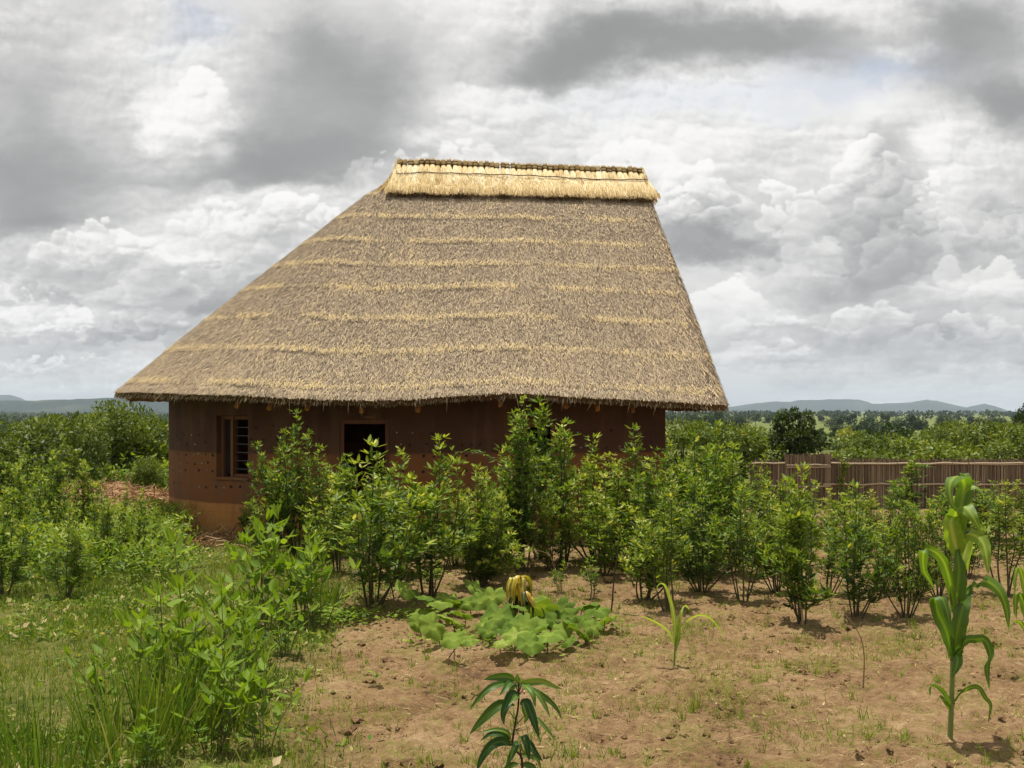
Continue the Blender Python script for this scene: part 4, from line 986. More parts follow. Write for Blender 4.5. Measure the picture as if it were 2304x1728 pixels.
creeper(1010, 1440, .22, 150, 'low weed among the front leaves of the pumpkin, left part')
creeper(1200, 1462, .25, 120, 'low weed along the front edge of the pumpkin patch')
creeper(1370, 1420, .14, 60, 'low weed at the right end of the pumpkin patch')
creeper(930, 1390, .16, 90, 'low weed at the left end of the pumpkin patch')
# pumpkin patch
r = np.random.RandomState(55)
PL = [(300, 530, 80), (130, 310, 78), (190, 350, 60), (320, 390, 60), (790, 300, 88), (440, 440, 95), (620, 440, 88), (705, 440, 55), (540, 590, 88), (380, 650, 98), (940, 380, 80), (985, 560, 112), (860, 640, 70), (1130, 610, 80), (1380, 480, 112),
      (1570, 490, 92), (1790, 470, 90), (1900, 500, 88), (1790, 570, 88), (1720, 690, 112), (1970, 600, 84), (1290, 720, 130), (1230, 650, 100), (1450, 740, 112), (1150, 740, 84), (1280, 810, 92), (580, 770, 88), (720, 780, 62), (1020, 805, 60),
      (1580, 690, 66), (1340, 400, 74), (1400, 620, 88), (510, 400, 80), (660, 540, 70), (900, 700, 62), (460, 560, 60), (1660, 560, 66), (1500, 600, 74), (820, 420, 76), (1080, 700, 74), (1180, 480, 60), (1860, 660, 66), (240, 620, 60), (1640, 790, 58)]
lf = []; st = []
xc, yc = gpt(1145, 1405)
for (cx, cy_, rr) in PL:
    px = 880 + cx / 4.096; py = 1250 + cy_ / 4.096; h = .09 + .11 * r.rand() + (.08 if cy_ < 400 else 0)
    y = (CH - h) * F / (py - HY); y = min(max(y, 8.1), 11.2); h = CH - (py - HY) * y / F; x = ux(px) * y; R_ = rr / 4.096 * y / F * 1.42
    n = 30; an = np.linspace(0, 2 * np.pi, n, endpoint=False); tilt = np.array([r.normal(0, .45), -.45 + r.normal(0, .45), 1.0]); N_ = tilt / np.linalg.norm(tilt)
    A = np.cross([0, 1., 0], N_); A /= np.linalg.norm(A); B = np.cross(N_, A); rot = r.uniform(-.8, .8)
    lob = 1 + .075 * np.cos(5 * (an - rot)) + .035 * np.cos(15 * (an - rot)) + r.normal(0, .03, n); notch = 1 - .55 * np.exp(-((np.mod(an - rot - math.pi / 5 + math.pi, 2 * np.pi) - math.pi) / .16) ** 2)
    V_ = [np.zeros(3)]; tt = [.75]
    for q, wv in ((.35, .08), (.7, .06), (1.0, -.10)):
        rad = R_ * q * (1 + (lob * notch - 1) * q); zz = R_ * (wv + .07 * q * np.cos(5 * (an - rot)) + .10 * q * r.normal(0, .5, n) * (q > .9) + .25 * q * q * np.cos(an - r.rand() * 6.28) * .4)
        V_ += list(A[None] * (rad * np.cos(an))[:, None] + B[None] * (rad * np.sin(an))[:, None] + N_[None] * zz[:, None])
        tt += list(.42 + .16 * (np.cos(5 * (an - rot)) > .93) + r.normal(0, .05) + np.zeros(n))
    fa = [[0, 1 + j, 1 + (j + 1) % n, 0] for j in range(n)]
    fa = [[1 + j + n * q, 1 + j + n * (q + 1), 1 + (j + 1) % n + n * (q + 1), 1 + (j + 1) % n + n * q] for q in range(2) for j in range(n)]
    P_ = np.array(V_) + [x, y, h]; tone = r.normal(0, .13)
    lf.append((P_, np.array(fa), np.clip(np.array(tt) + tone, 0, 1), 0)); lf.append((P_[:n + 1], np.array([[0, 1 + j, 1 + (j + 1) % n] for j in range(n)]), .6 + tone, 0))
    gx = x + r.normal(0, .08); gy = y + .1 + r.normal(0, .08); st.append((spline([[gx, gy, float(gz(gx, gy)) - .01], [(x + gx) / 2, (y + gy) / 2, h * .7], [x, y, h]], 6), [.005] * 6, r.uniform(.5, 1)))
pc = np.array([xc, yc, 0.])
pump = empty('pumpkin_plant', (xc, yc, 0), label='sprawling pumpkin plant with large scalloped dusty green leaves on bare soil', cat='pumpkin plant')
obj('leaves', [(v - pc, f, t, m) for v, f, t, m in lf], [M_pump], pump)
for i in range(9):
    a = r.uniform(0, 6.28); q = [xc + r.normal(0, .2), yc + r.normal(0, .25)]; e = [q[0] + math.cos(a) * r.uniform(.4, 1.0), q[1] + math.sin(a) * r.uniform(.3, .7)]
    st.append((spline([[*q, float(gz(*q)) + .01], [(q[0] + e[0]) / 2, (q[1] + e[1]) / 2 + .05, float(gz(*q)) + .025], [*e, float(gz(*e)) + .01]], 8), [.006] * 8, .8))
obj('vines', [(v - pc, f, t, m) for v, f, t, m in tubes_parts(st, 0, 5)], [M_stem], pump)

# yellow drooping sapling behind the pumpkin patch
def pix3(px, py, y, dy=0.0): yy_ = y + dy; return np.array([ux(px) * yy_, yy_, CH - (py - HY) * yy_ / F])
Y0 = 9.75; base = np.array([ux(1180) * Y0, Y0, 0.]); base[2] = float(gz(base[0], base[1]))
sap = empty('drooping_sapling', tuple(base), label='young sapling with limp yellow leaves hanging from its top, behind the pumpkin', cat='sapling')
lfp = []; r = np.random.RandomState(66)
for i in range(30):
    up_ = i < 20; az = r.uniform(0, 6.28); px0 = 1170 + r.normal(0, 5) + (-12 if i % 3 == 0 else 0); py0 = 1298 + r.uniform(0, 10) if up_ else 1325 + r.uniform(0, 25)
    p0 = pix3(px0, py0 + (12 if i % 3 == 0 else 0), Y0); o_ = r.uniform(.06, .15); L = r.uniform(.16, .27)
    d = np.array([math.cos(az), math.sin(az) * .9, 0]); pts = [p0, p0 + d * o_ * .6 + [0, 0, .012], p0 + d * o_ + [0, 0, -L * .4], p0 + d * o_ * 1.05 + [0, 0, -L]]
    lfp.append((*path_leaf(pts, r.uniform(.035, .05), np.cross(d, [0, 0, 1.]), 9, .35, (r.uniform(.45, .80) if up_ else r.uniform(.0, .25)) , .7, .03, .3, i), 0))
for (px, py, t) in ((1185, 1330, .98), (1192, 1340, .95)):
    p0 = pix3(px, py, Y0, -.05); lfp.append((*path_leaf([p0, p0 + [.02, -.03, -.03], p0 + [.04, -.04, -.11]], .045, [1., .3, 0], 8, .3, t - .2, .7, .02, .3, 3), 0))
for i in range(16):
    az = r.uniform(0, 6.28); d = np.array([math.cos(az), math.sin(az), 0]); p0 = pix3(1172 + r.normal(0, 4), 1345 + r.uniform(-8, 18), Y0); L = r.uniform(.14, .22)
    lfp.append((*path_leaf([p0, p0 + d * .06 + [0, 0, -.02], p0 + d * .08 + [0, 0, -L]], .035, np.cross(d, [0, 0, 1.]), 8, .35, r.uniform(0, .12), .7, .02, .3, i), 0))
obj('leaves', [(v - base, f, t, m) for v, f, t, m in lfp], [M_yellow], sap)
obj('stem', tubes_parts([(np.array([base, pix3(1176, 1360, Y0), pix3(1171, 1298, Y0)]) - base, [.010, .008, .005], .4)], 0, 6), [M_bark], sap)

# tall maize, right
def maize(base, paths, stalk, label, mat_t=.4, stalk_r=.017):
    o = empty('maize_plant', tuple(base), label=label, cat='maize', group=None)
    for i, (pts, w, sd_, tn) in enumerate(paths):
        v, f, t = path_leaf(np.array(pts) - base, w, sd_, 26, .22, tn, .75, .07, .45, i + 3, 6)
        obj('leaf', [(v, f, t, 0)], [M_maize], o)
    obj('stalk', tubes_parts([(spline(np.array(stalk) - base, 16), np.linspace(stalk_r, stalk_r * .45, 16), .75)], 0, 9), [M_stalk], o)
    return o
M_stalk = leaf_mat("maize_stalk", [(0, (.10, .05, .03)), (.5, (.13, .16, .04)), (1, (.22, .27, .07))], .45, .05)
YM = 6.2
def mp(x, y, dy=0.0): return pix3(2000 + x / 2.28, 1000 + y / 2.28, YM, dy)
mb = mp(312, 1522); mb[2] = float(gz(mb[0], mb[1])) - .01
X = np.array([1., 0, 0]); Yv = np.array([0., 1, 0])
MP = [
    ([mp(360, 480), mp(372, 330, .02), mp(385, 200, .03), mp(350, 160, -.06), mp(312, 210, -.14), mp(322, 300, -.17), mp(345, 330, -.17)], .12, X, .50),
    ([mp(372, 400), mp(388, 260, .05), mp(400, 175, .1), mp(385, 150, .12), mp(408, 200, .16), mp(405, 290, .2)], .075, X, .30),
    ([mp(362, 330), mp(385, 250, -.02), mp(430, 215, -.04), mp(470, 235, -.06), mp(512, 305, -.08)], .055, [.3, .8, .5], .60),
    ([mp(348, 530, .03), mp(340, 430, .0), mp(345, 350, -.05), mp(385, 318, -.13), mp(430, 370, -.2), mp(470, 445, -.22)], .135, [.8, -.5, .3], .60),
    ([mp(352, 560, 0), mp(330, 470, -.04), mp(318, 400, -.06), mp(335, 370, -.03), mp(360, 350, .02)], .14, X, .80),
    ([mp(358, 560, .02), mp(385, 470, 0), mp(430, 462, -.06), mp(480, 500, -.12), mp(502, 580, -.16), mp(510, 665, -.17)], .10, [.75, -.3, .6], .68),
    ([mp(362, 650, .04), mp(392, 540, .08), mp(402, 470, .12), mp(410, 540, .2), mp(402, 650, .24)], .085, X, .80),
    ([mp(335, 830, -.02), mp(310, 690, -.05), mp(275, 590, -.07), mp(225, 545, -.06), mp(180, 545, -.02), mp(178, 640, .03), mp(205, 690, .04), mp(237, 752, .05)], .10, [.5, -.6, .6], .50),
    ([mp(345, 870, .02), mp(350, 760, -.02), mp(360, 650, -.03), mp(352, 560, -.02), mp(350, 530, .0)], .15, X, .22),
    ([mp(345, 900, .04), mp(400, 770, .06), mp(450, 720, .05), mp(495, 700, 0), mp(560, 745, -.08), mp(600, 830, -.12), mp(615, 945, -.13)], .115, [.6, -.55, .6], .42),
    ([mp(325, 1085, -.02), mp(295, 960, -.05), mp(250, 860, -.06), mp(238, 790, -.08), mp(270, 785, -.14), mp(300, 860, -.17), mp(315, 960, -.18)], .125, X, .25),
    ([mp(330, 1090, .02), mp(350, 960, -.03), mp(375, 850, -.02), mp(400, 770, .03), mp(430, 720, .08)], .15, X, .20),
    ([mp(332, 1100, .0), mp(365, 1060, -.02), mp(395, 1005, -.04), mp(445, 1000, -.06), mp(490, 1000, -.08), mp(520, 1070, -.1), mp(503, 1150, -.1), mp(515, 1255, -.1)], .075, [.3, -.2, .9], .20),
    ([mp(325, 1100, 0), mp(345, 1080, -.06), mp(352, 1120, -.1), mp(325, 1195, -.11)], .09, [.7, -.3, .5], .15),
    ([mp(322, 1350, 0), mp(345, 1310, -.02), mp(390, 1262, -.03), mp(455, 1245, -.05), mp(495, 1300, -.07), mp(522, 1340, -.08), mp(508, 1428, -.08)], .045, [.3, -.3, .8], .35),
    ([mp(318, 1350, 0), mp(300, 1300, -.03), mp(260, 1250, -.04), mp(215, 1235, -.05), mp(208, 1290, -.06), mp(184, 1315, -.06)], .035, [.3, -.3, .8], .30),
    ([mp(318, 1370, 0), mp(295, 1330, -.04), mp(262, 1290, -.08), mp(245, 1330, -.1)], .03, [.3, -.3, .8], .35),
]
MP = [(p, w * (.80 if i_ < 7 else .66), s_, t * .85) for i_, (p, w, s_, t) in enumerate(MP)]
maize(mb, MP, [mb - [0, 0, .03], mp(325, 1200), mp(328, 1000), mp(345, 800), mp(358, 500), mp(372, 330)], 'tall maize plant with broad arching leaves standing alone on the soil at the right')
# young yellow green maize
YS = 7.95
SMW = .62
def sp_(x, y, dy=0.0): return pix3(1500 + x / 2.278, 1000 + y / 2.278, YS, dy)
sb = sp_(38, 1150); sb[2] = float(gz(sb[0], sb[1])) - .01
maize(sb, [([sp_(45, 1040), sp_(40, 900), sp_(15, 780), sp_(-15, 715), sp_(-45, 720), sp_(-52, 760)], .036, [.6, -.5, .4], .78), ([sp_(48, 1010), sp_(62, 920), sp_(80, 850), sp_(95, 825, .05), sp_(120, 850, .08)], .03, [.6, -.4, .5], .80),
           ([sp_(48, 1020), sp_(85, 930), sp_(150, 880), sp_(215, 885), sp_(265, 940), sp_(300, 990)], .026, [.2, -.6, .7], .76), ([sp_(40, 1030), sp_(10, 960), sp_(-40, 920), sp_(-100, 890), sp_(-140, 880)], .026, [.2, -.6, .7], .8),
           ([sp_(42, 1060), sp_(60, 990), sp_(62, 900), sp_(70, 860)], .03, X, .7), ([sp_(40, 1100), sp_(52, 1020), sp_(80, 985), sp_(90, 1010)], .022, X, .85)],
      [sb - [0, 0, .02], sp_(40, 1080), sp_(46, 980)], 'small yellowing maize seedling with thin curling leaves right of the pumpkin', stalk_r=.008)
YR = 8.6
def rp(x, y, dy=0.0): return pix3(x + 16, y, YR, dy)
rb = rp(2298, 1460); rb[2] = float(gz(rb[0], rb[1])) - .01
maize(rb, [([rp(2298, 1400), rp(2290, 1320), rp(2276, 1275), rp(2268, 1300), rp(2266, 1345)], .05, [.5, -.6, .3], .55), ([rp(2298, 1410), rp(2285, 1350), rp(2272, 1335), rp(2268, 1370), rp(2272, 1395)], .06, [.6, -.6, .3], .45),
           ([rp(2298, 1380), rp(2306, 1300), rp(2330, 1262), rp(2350, 1300)], .06, [.5, -.6, .3], .5), ([rp(2298, 1380), rp(2296, 1300), rp(2290, 1262), rp(2302, 1240)], .05, X, .6), ([rp(2298, 1430), rp(2280, 1400), rp(2262, 1400), rp(2250, 1425)], .04, [.3, -.6, .6], .5)],
      [rb - [0, 0, .02], rp(2298, 1380), rp(2300, 1290)], 'maize plant cut by the right edge of the view', stalk_r=.012)

# mango seedling at the bottom edge
YG_ = 5.25
def gp(x, y, dy=0.0): return pix3(1040 + x / 6.69, 1480 + y / 6.69, YG_, dy)
gb = gp(905, 2250); gb[2] = float(gz(gb[0], gb[1])) - .01
ms = empty('mango_seedling', tuple(gb), label='young mango seedling with long glossy drooping leaves at the bottom edge', cat='seedling')
ML = [([(790, 350, 0), (690, 290, -.02), (500, 290, -.03), (320, 330, -.04)], 115, .40, -.2), ([(780, 370, 0), (620, 390, -.04), (430, 450, -.08), (250, 610, -.1), (110, 780, -.11)], 95, .35, .5), ([(770, 360, 0), (700, 400, -.06), (640, 480, -.1), (560, 570, -.12)], 100, .35, .4),
      ([(850, 540, 0), (740, 560, -.06), (650, 740, -.12), (610, 880, -.13), (630, 1010, -.13)], 135, .10, .2), ([(840, 550, 0), (780, 620, -.1), (690, 720, -.14)], 90, .45, .5), ([(790, 720, 0), (640, 690, -.02), (480, 760, -.04), (250, 990, -.06), (110, 1155, -.07)], 140, .35, .2),
      ([(880, 370, 0), (1000, 365, -.03), (1200, 360, -.05), (1380, 430, -.06), (1510, 470, -.06)], 95, .70, -.2), ([(900, 400, 0), (980, 450, -.08), (1060, 560, -.12), (1100, 750, -.13)], 105, .5, .6), ([(950, 420, .02), (1120, 520, .05), (1320, 660, .07), (1440, 800, .08), (1500, 935, .08)], 85, .35, .2),
      ([(960, 440, 0), (1120, 530, -.03), (1230, 700, -.05), (1320, 890, -.06)], 85, .5, .6), ([(870, 690, 0), (960, 670, -.06), (1020, 800, -.1), (1090, 1000, -.12), (1160, 1215, -.12)], 135, .08, .1), ([(890, 690, .03), (930, 760, .05), (970, 880, .07), (930, 990, .08)], 95, .42, -.2),
      ([(1060, 860, 0), (1160, 950, -.03), (1280, 1090, -.05), (1400, 1240, -.06)], 55, .45, .3), ([(735, 1230, 0), (680, 1130, -.03), (500, 1085, -.05), (270, 1130, -.06)], 70, .55, .7), ([(725, 1225, 0), (600, 1150, -.02), (420, 1150, -.03), (280, 1245, -.04)], 75, .15, .2),
      ([(740, 1320, 0), (620, 1260, -.04), (450, 1310, -.08), (300, 1500, -.1), (210, 1720, -.11)], 135, .08, .2), ([(830, 1250, 0), (790, 1350, -.08), (740, 1470, -.12), (640, 1680, -.13)], 95, .25, .3), ([(870, 1190, 0), (930, 1200, -.07), (970, 1320, -.1), (1010, 1550, -.11)], 115, .04, .1),
      ([(930, 1230, 0), (1010, 1290, -.04), (1090, 1420, -.06), (1215, 1560, -.06)], 95, .05, .1), ([(850, 1280, 0), (870, 1340, -.06), (900, 1390, -.09), (940, 1430, -.1)], 60, .5, .5), ([(840, 1440, 0), (1000, 1480, .03), (1130, 1530, .05), (1190, 1700, .06)], 70, .5, .3), ([(840, 380, 0), (825, 300, -.02), (835, 240, -.03)], 80, .45, .3),
      ([(850, 420, .03), (960, 380, .1), (1050, 420, .16)], 70, .3, .2), ([(850, 420, .03), (760, 470, .1), (690, 560, .16)], 80, .3, .2), ([(850, 1600, 0), (700, 1650, .1), (560, 1800, .16)], 100, .2, .2), ([(870, 1600, 0), (1050, 1650, .1), (1180, 1800, .16)], 100, .2, .2)]
for i, (pp, w, tn, sdz) in enumerate(ML):
    v, f, t = path_leaf(np.array([gp(*q) for q in pp]) - gb, w / 6.69 * YG_ / F * 1.05, (lambda T, q=sdz: np.cross(T, np.array([.25, -1.0, .35 + q]))), 14, .38, tn, .85, .02, .12, i, 6)
    obj('leaf', [(v, f, t, 0)], [M_mango], ms)
stp = [(spline(np.array([gb - [0, 0, .03], gp(905, 1660), gp(880, 1470), gp(800, 1390), gp(755, 1290), gp(795, 1000), gp(840, 760), gp(850, 550), gp(850, 370)]) - gb, 24), np.linspace(.0075, .0045, 24), .4)]
for i, (pp, w, tn, sdz) in enumerate(ML): pass
for a, b in (((850, 550), (790, 370)), ((850, 540), (895, 390)), ((815, 950), (700, 800)), ((830, 990), (960, 850)), ((850, 560), (960, 440)), ((755, 1290), (690, 1220)), ((880, 1440), (870, 1300))):
    stp.append((np.array([gp(*a), gp(*b)]) - gb, [.003, .0022], .5))
obj('stem', tubes_parts(stp, 0, 7), [M_bark], ms)

# dead stalks and stakes
def stick(name, pix, rad, label, cat, mat, y0=None, tn=.6, root=True):
    y = y0 or gpt(pix[0][0], pix[0][1])[1]; P_ = [pix3(a, b, y + (c[0] if c else 0)) for a, b, *c in pix]; b0 = P_[0].copy()
    if root: b0[2] = float(gz(b0[0], b0[1])) - .03; P_[0] = b0
    return obj(name, tubes_parts([(spline(np.array(P_) - P_[0], 14), np.linspace(rad, rad * .5, 14), tn)], 0, 6), [mat], loc=tuple(P_[0]), label=label, cat=cat)
stick('stake', [(1375, 1375), (1382, 1300), (1392, 1230), (1396, 1180)], .009, 'thin dark upright stake left of the low spreading bush', 'stake', M_bark)
stick('stake', [(888, 1352), (876, 1300), (868, 1270)], .009, 'short dark leaning stake right of the dark stemmed bush', 'stake', M_bark)
stick('stake', [(818, 1360), (825, 1260), (840, 1190), (838, 1100)], .008, 'long pale stake leaning through the dark stemmed bush', 'stake', M_dry)
stick('stake', [(1807, 1408), (1803, 1370), (1790, 1310)], .012, 'pale thick stake leaning against the dense dark leaved bush', 'stake', M_dry, tn=.8)
stick('dry_stalk', [(1942, 1545), (1944, 1470), (1930, 1420), (1898, 1378)], .006, 'dry curved stalk standing on the soil below the large leaved bush', 'dry stalk', M_dry, tn=.2)
stick('dead_branch', [(2010, 1352), (2030, 1400, -.3), (2075, 1425, -.6), (2134, 1478, -1.2)], .007, 'bent dead branch leaning towards the tall maize', 'branch', M_dry, tn=.8)
stick('dry_stalk', [(1252, 1280), (1262, 1240), (1258, 1200), (1272, 1178)], .008, 'crooked pale dead stalk right of the tallest bush', 'dry stalk', M_dry, tn=.95)
stick('dry_stalk', [(1257, 1335), (1245, 1270), (1230, 1245), (1185, 1233)], .005, 'arched brown stalk bending towards the foot of the tallest bush', 'dry stalk', M_dry, tn=.3)
stick('dry_stalk', [(563, 1225), (566, 1150), (566, 1100), (550, 1082), (525, 1075)], .006, 'tall thin stalk standing before the round wall, bent over under the window', 'dry stalk', M_stem, tn=.9)

# ---- grass, seedlings and litter (uncountable cover)
rs = np.random.RandomState(71)
def grass_field(N, xr, yr, wfun, L, W, tmean, tsd, droop=(.2, .8), nseg=2, near_pow=1.0, tilt=.35):
    y = yr[0] + (yr[1] - yr[0]) * rs.rand(N) ** near_pow; x = rs.uniform(xr[0], xr[1], N)
    vis = np.abs(x) < y * .56 + .5; x, y = x[vis], y[vis]
    w = wfun(x, y); k_ = rs.rand(len(x)) < w; x, y = x[k_], y[k_]; n = len(x)
    p = np.stack([x, y, gz(x, y) - .008], 1); D = np.stack([rs.normal(0, tilt, n), rs.normal(0, tilt, n), np.ones(n)], 1); L_ = rs.uniform(*L, n) * (.25 + 1.5 * fbm(x * 1.5, y * 1.5, 301, 3))
    return ribbons(p, D, unit(rs.uniform(0, 6.28, n), 0 * x), L_, rs.uniform(*W, n), L_ * rs.uniform(*droop, n), nseg, 'grass', 0, np.clip(rs.normal(tmean, tsd, n) + .75 * (fbm(x * 1.1, y * 1.1, 311, 4) - .5), 0, 1), mid=False)
G1 = lambda x, y: green_amt(x, y) * (.25 + .75 * sstep(.35, .6, fbm(x * 1.2, y * 1.2, 321, 4)))
turf = [(*grass_field(230000, (-8.5, 1.0), (4.2, 16), G1, (.03, .11), (.005, .010), .50, .20, near_pow=1.25), 0),
        (*grass_field(26000, (-8.5, 1), (4.2, 16), G1, (.10, .22), (.004, .008), .45, .18, (.3, .9), 3, 1.2), 0)]
def cover(N, tm, L, seed):
    r = np.random.RandomState(seed); y = 4.2 + 12 * r.rand(N) ** 1.3; x = r.uniform(-8.5, 1, N); k_ = (np.abs(x) < y * .56 + .5) & (r.rand(N) < green_amt(x, y) * sstep(.38, .60, fbm(x * 2.1, y * 2.1, 371, 4))); x, y = x[k_], y[k_]; n = len(x)
    D = unit(r.uniform(0, 6.28, n), r.uniform(-.1, .9, n)); LL = r.uniform(*L, n)
    return ribbons(np.stack([x, y, gz(x, y) + r.uniform(.0, .06, n)], 1), D, np.cross(D, [0, 0, 1.]) + r.normal(0, .4, (n, 3)), LL, LL * r.uniform(.25, .6, n), LL * .3, 2, 'ovate', .2, np.clip(r.normal(tm, .16, n), 0, 1))
turf.append((*cover(80000, .48, (.025, .07), 5), 0)); turf.append((*cover(7000, .86, (.03, .10), 6), 0))
obj('turf', turf, [M_grass], kind='stuff', label='short yellow green grass covering the ground on the left')
G2 = lambda x, y: (1 - green_amt(x, y)) * (.10 + .9 * sstep(.52, .66, fbm(x * 1.9, y * 1.9, 331, 4))) * sstep(17.5, 15, y)
seedl = [(*grass_field(150000, (-4, 9.5), (4.2, 17), G2, (.025, .08), (.004, .008), .56, .08, (.1, .6), 2, 1.4, .5), 0)]
n = 520; x = rs.uniform(-3, 8, n); y = rs.uniform(4.4, 13, n); k_ = np.repeat(np.arange(n), 11); xx = x[k_] + rs.normal(0, .02, len(k_)); yv = y[k_] + rs.normal(0, .02, len(k_))
L_ = rs.uniform(.04, .12, len(k_)) * np.repeat(rs.uniform(.5, 1.2, n), 11)
seedl.append((*ribbons(np.stack([xx, yv, gz(xx, yv) - .005], 1), np.stack([rs.normal(0, .35, len(k_)), rs.normal(0, .35, len(k_)), np.ones(len(k_))], 1), unit(rs.uniform(0, 6.28, len(k_)), 0 * xx), L_, .007, L_ * .4, 3, 'grass', 0, np.clip(rs.normal(.55, .08, len(k_)), 0, 1), mid=False), 0))
obj('grass_seedlings', seedl, [M_grass], kind='stuff', label='thin tufts of young grass scattered over the bare soil')
def litter(N, yr, xr, L, thick, tm):
    y = rs.uniform(*yr, N); x = rs.uniform(*xr, N); keep = (np.abs(x) < y * .56) & (fbm(x * 1.1, y * 1.1, 341, 4) > .40); x, y = x[keep], y[keep]; n = len(x)
    a = rs.uniform(0, 6.28, n); D = np.stack([np.cos(a), np.sin(a), rs.normal(.03, .08, n)], 1)
    return ribbons(np.stack([x, y, gz(x, y) + rs.uniform(.006, .02, n)], 1), D, np.cross(D, [0, 0, 1.]), rs.uniform(*L, n), rs.uniform(*thick, n), .0, 2, 'grass', 0, np.clip(rs.normal(tm, .14, n), 0, 1), mid=False)
obj('straw_litter', [(*litter(16000, (4.2, 15), (-5, 9), (.02, .09), (.002, .005), .92), 0), (*litter(700, (4.2, 14), (-3, 8), (.10, .35), (.003, .006), .9), 0), (*litter(1500, (4.2, 14), (-3, 8), (.03, .07), (.008, .016), .85), 0)], [M_grass], kind='stuff', label='dry straw and leaf litter on the soil')
# small clods
n = 19000; y = rs.uniform(4.2, 14, n) ; x = rs.uniform(-4, 8, n); keep = (np.abs(x) < y * .56) & (green_amt(x, y) < .5) & (fbm(x * 1.7, y * 1.7, 351, 4) > .45); x, y = x[keep], y[keep]; n = len(x)
R_ = rs.exponential(.0075, n) + .004; oc = np.array([[1, 0, 0], [0, 1, 0], [-1, 0, 0], [0, -1, 0], [0, 0, .8], [.6, .6, .5], [-.6, .6, .5], [-.6, -.6, .5], [.6, -.6, .5]], float)
oc_f = np.array([[0, 5, 4], [5, 1, 4], [1, 6, 4], [6, 2, 4], [2, 7, 4], [7, 3, 4], [3, 8, 4], [8, 0, 4], [0, 1, 5], [1, 2, 6], [2, 3, 7], [3, 0, 8]])
V_ = (oc[None] * (1 + rs.normal(0, .18, (n, 9, 1)))) * R_[:, None, None] + np.stack([x, y, gz(x, y) - .001], 1)[:, None]
obj('soil_clods', [(V_.reshape(-1, 3), (np.arange(n)[:, None, None] * 9 + oc_f[None]).reshape(-1, 3), np.zeros(n * 9), 0)], [M_ground], kind='stuff', label='small clods of sandy soil', smooth=False)

# tall grass tuft in the left foreground
def tuft(px, py, n, H, spread, label, w=(.007, .013), tm=.46, R_=.2):
    x0, y0 = gpt(px, py); a = rs.uniform(0, 6.28, n); rr = R_ * np.sqrt(rs.rand(n)); x = x0 + np.cos(a) * rr; y = y0 + np.sin(a) * rr
    D = np.stack([np.cos(a) * spread * rs.rand(n) + rs.normal(0, .12, n), np.sin(a) * spread * rs.rand(n) + rs.normal(0, .12, n), np.ones(n)], 1); L_ = H * rs.uniform(.45, 1.05, n)
    v, f, t = ribbons(np.stack([x, y, gz(x, y) - .01], 1), D, unit(rs.uniform(0, 6.28, n), 0 * x), L_, rs.uniform(*w, n), L_ * rs.uniform(0, .45, n), 7, 'grass', 0, np.clip(rs.normal(tm, .13, n), 0, 1), mid=False)
    c = np.array([x0, y0, 0]); obj('grass_tuft', [(v - c, f, t, 0)], [M_grass], loc=(x0, y0, 0), label=label, cat='grass tuft', group='tall grass tufts')
tuft(300, 1700, 150, .85, .45, 'tall grass tuft at the bottom left, left of the herb clump', R_=.28)
tuft(395, 1660, 170, .75, .35, 'dense tall grass tuft among the herbs in the left foreground', R_=.25)
tuft(110, 1760, 60, .8, .5, 'tall grass tuft in the bottom left corner', R_=.3)
tuft(500, 1640, 80, .45, .4, 'grass tuft at the edge of the bare soil', R_=.18)
tuft(560, 1400, 130, .5, .3, 'grass tuft behind the herb clump, below the round wall', R_=.3, tm=.5)
tuft(735, 1370, 90, .45, .5, 'arching grass tuft left of the dark stemmed bush', R_=.15, tm=.5)
tuft(660, 1330, 60, .6, .4, 'pale grass tuft below the blossoming bush', R_=.15, tm=.7)
tuft(460, 1215, 40, .45, .5, 'thin seeding grass before the round wall', R_=.25, tm=.8)
tuft(300, 1140, 160, .6, .4, 'long pale grass behind the straw heap', R_=.8, tm=.55)
tuft(220, 1150, 160, .6, .5, 'long grass left of the straw heap', R_=.8, tm=.4)

# undergrowth left of the house: dense low weeds
def weeds(N, xr, yr, wf, H, L, tm, seed):
    r = np.random.RandomState(seed); y = r.uniform(*yr, N); x = r.uniform(*xr, N); k_ = (np.abs(x) < y * .56 + .6) & (r.rand(N) < wf(x, y)); x, y = x[k_], y[k_]; n = len(x)
    h = H * (.25 + 1.1 * fbm(x * .7, y * .7, 401, 4)); z = gz(x, y) + h * r.rand(n) ** .7
    D = unit(r.uniform(0, 6.28, n), r.uniform(-.3, 1.1, n)); LL = r.uniform(*L, n)
    return ribbons(np.stack([x, y, z], 1), D, np.cross(D, [0, 0, 1.]) + r.normal(0, .4, (n, 3)), LL, LL * r.uniform(.2, .42, n), LL * r.uniform(0, .5, n), 2, 'leaf', .35, np.clip(r.normal(tm, .14, n) + .25 * (z - gz(x, y)) / max(H, .1) - .1, 0, 1))
WL = lambda x, y: np.clip(sstep(-.300, -.345, x / y), 0, 1) * sstep(11.2, 12.2, y) * (1 - ((x > -12) & (x < -6.2) & (y > 16.9) & (y < 25)) * (x / y > -.46) * 1.0)
undergrowth = [(*weeds(70000, (-12, -3), (11, 20), WL, .55, (.05, .13), .50, 1), 0),
               (*weeds(110000, (-26, -6), (20, 40), lambda x, y: sstep(-.29, -.31, x / y) * np.clip(1 - ((x / y > -.46) & (y < 24.5)), 0, 1), .9, (.10, .22), .50, 2), 0)]
obj('undergrowth', undergrowth, [M_leaf], kind='stuff', label='dense low green weeds left of the house')

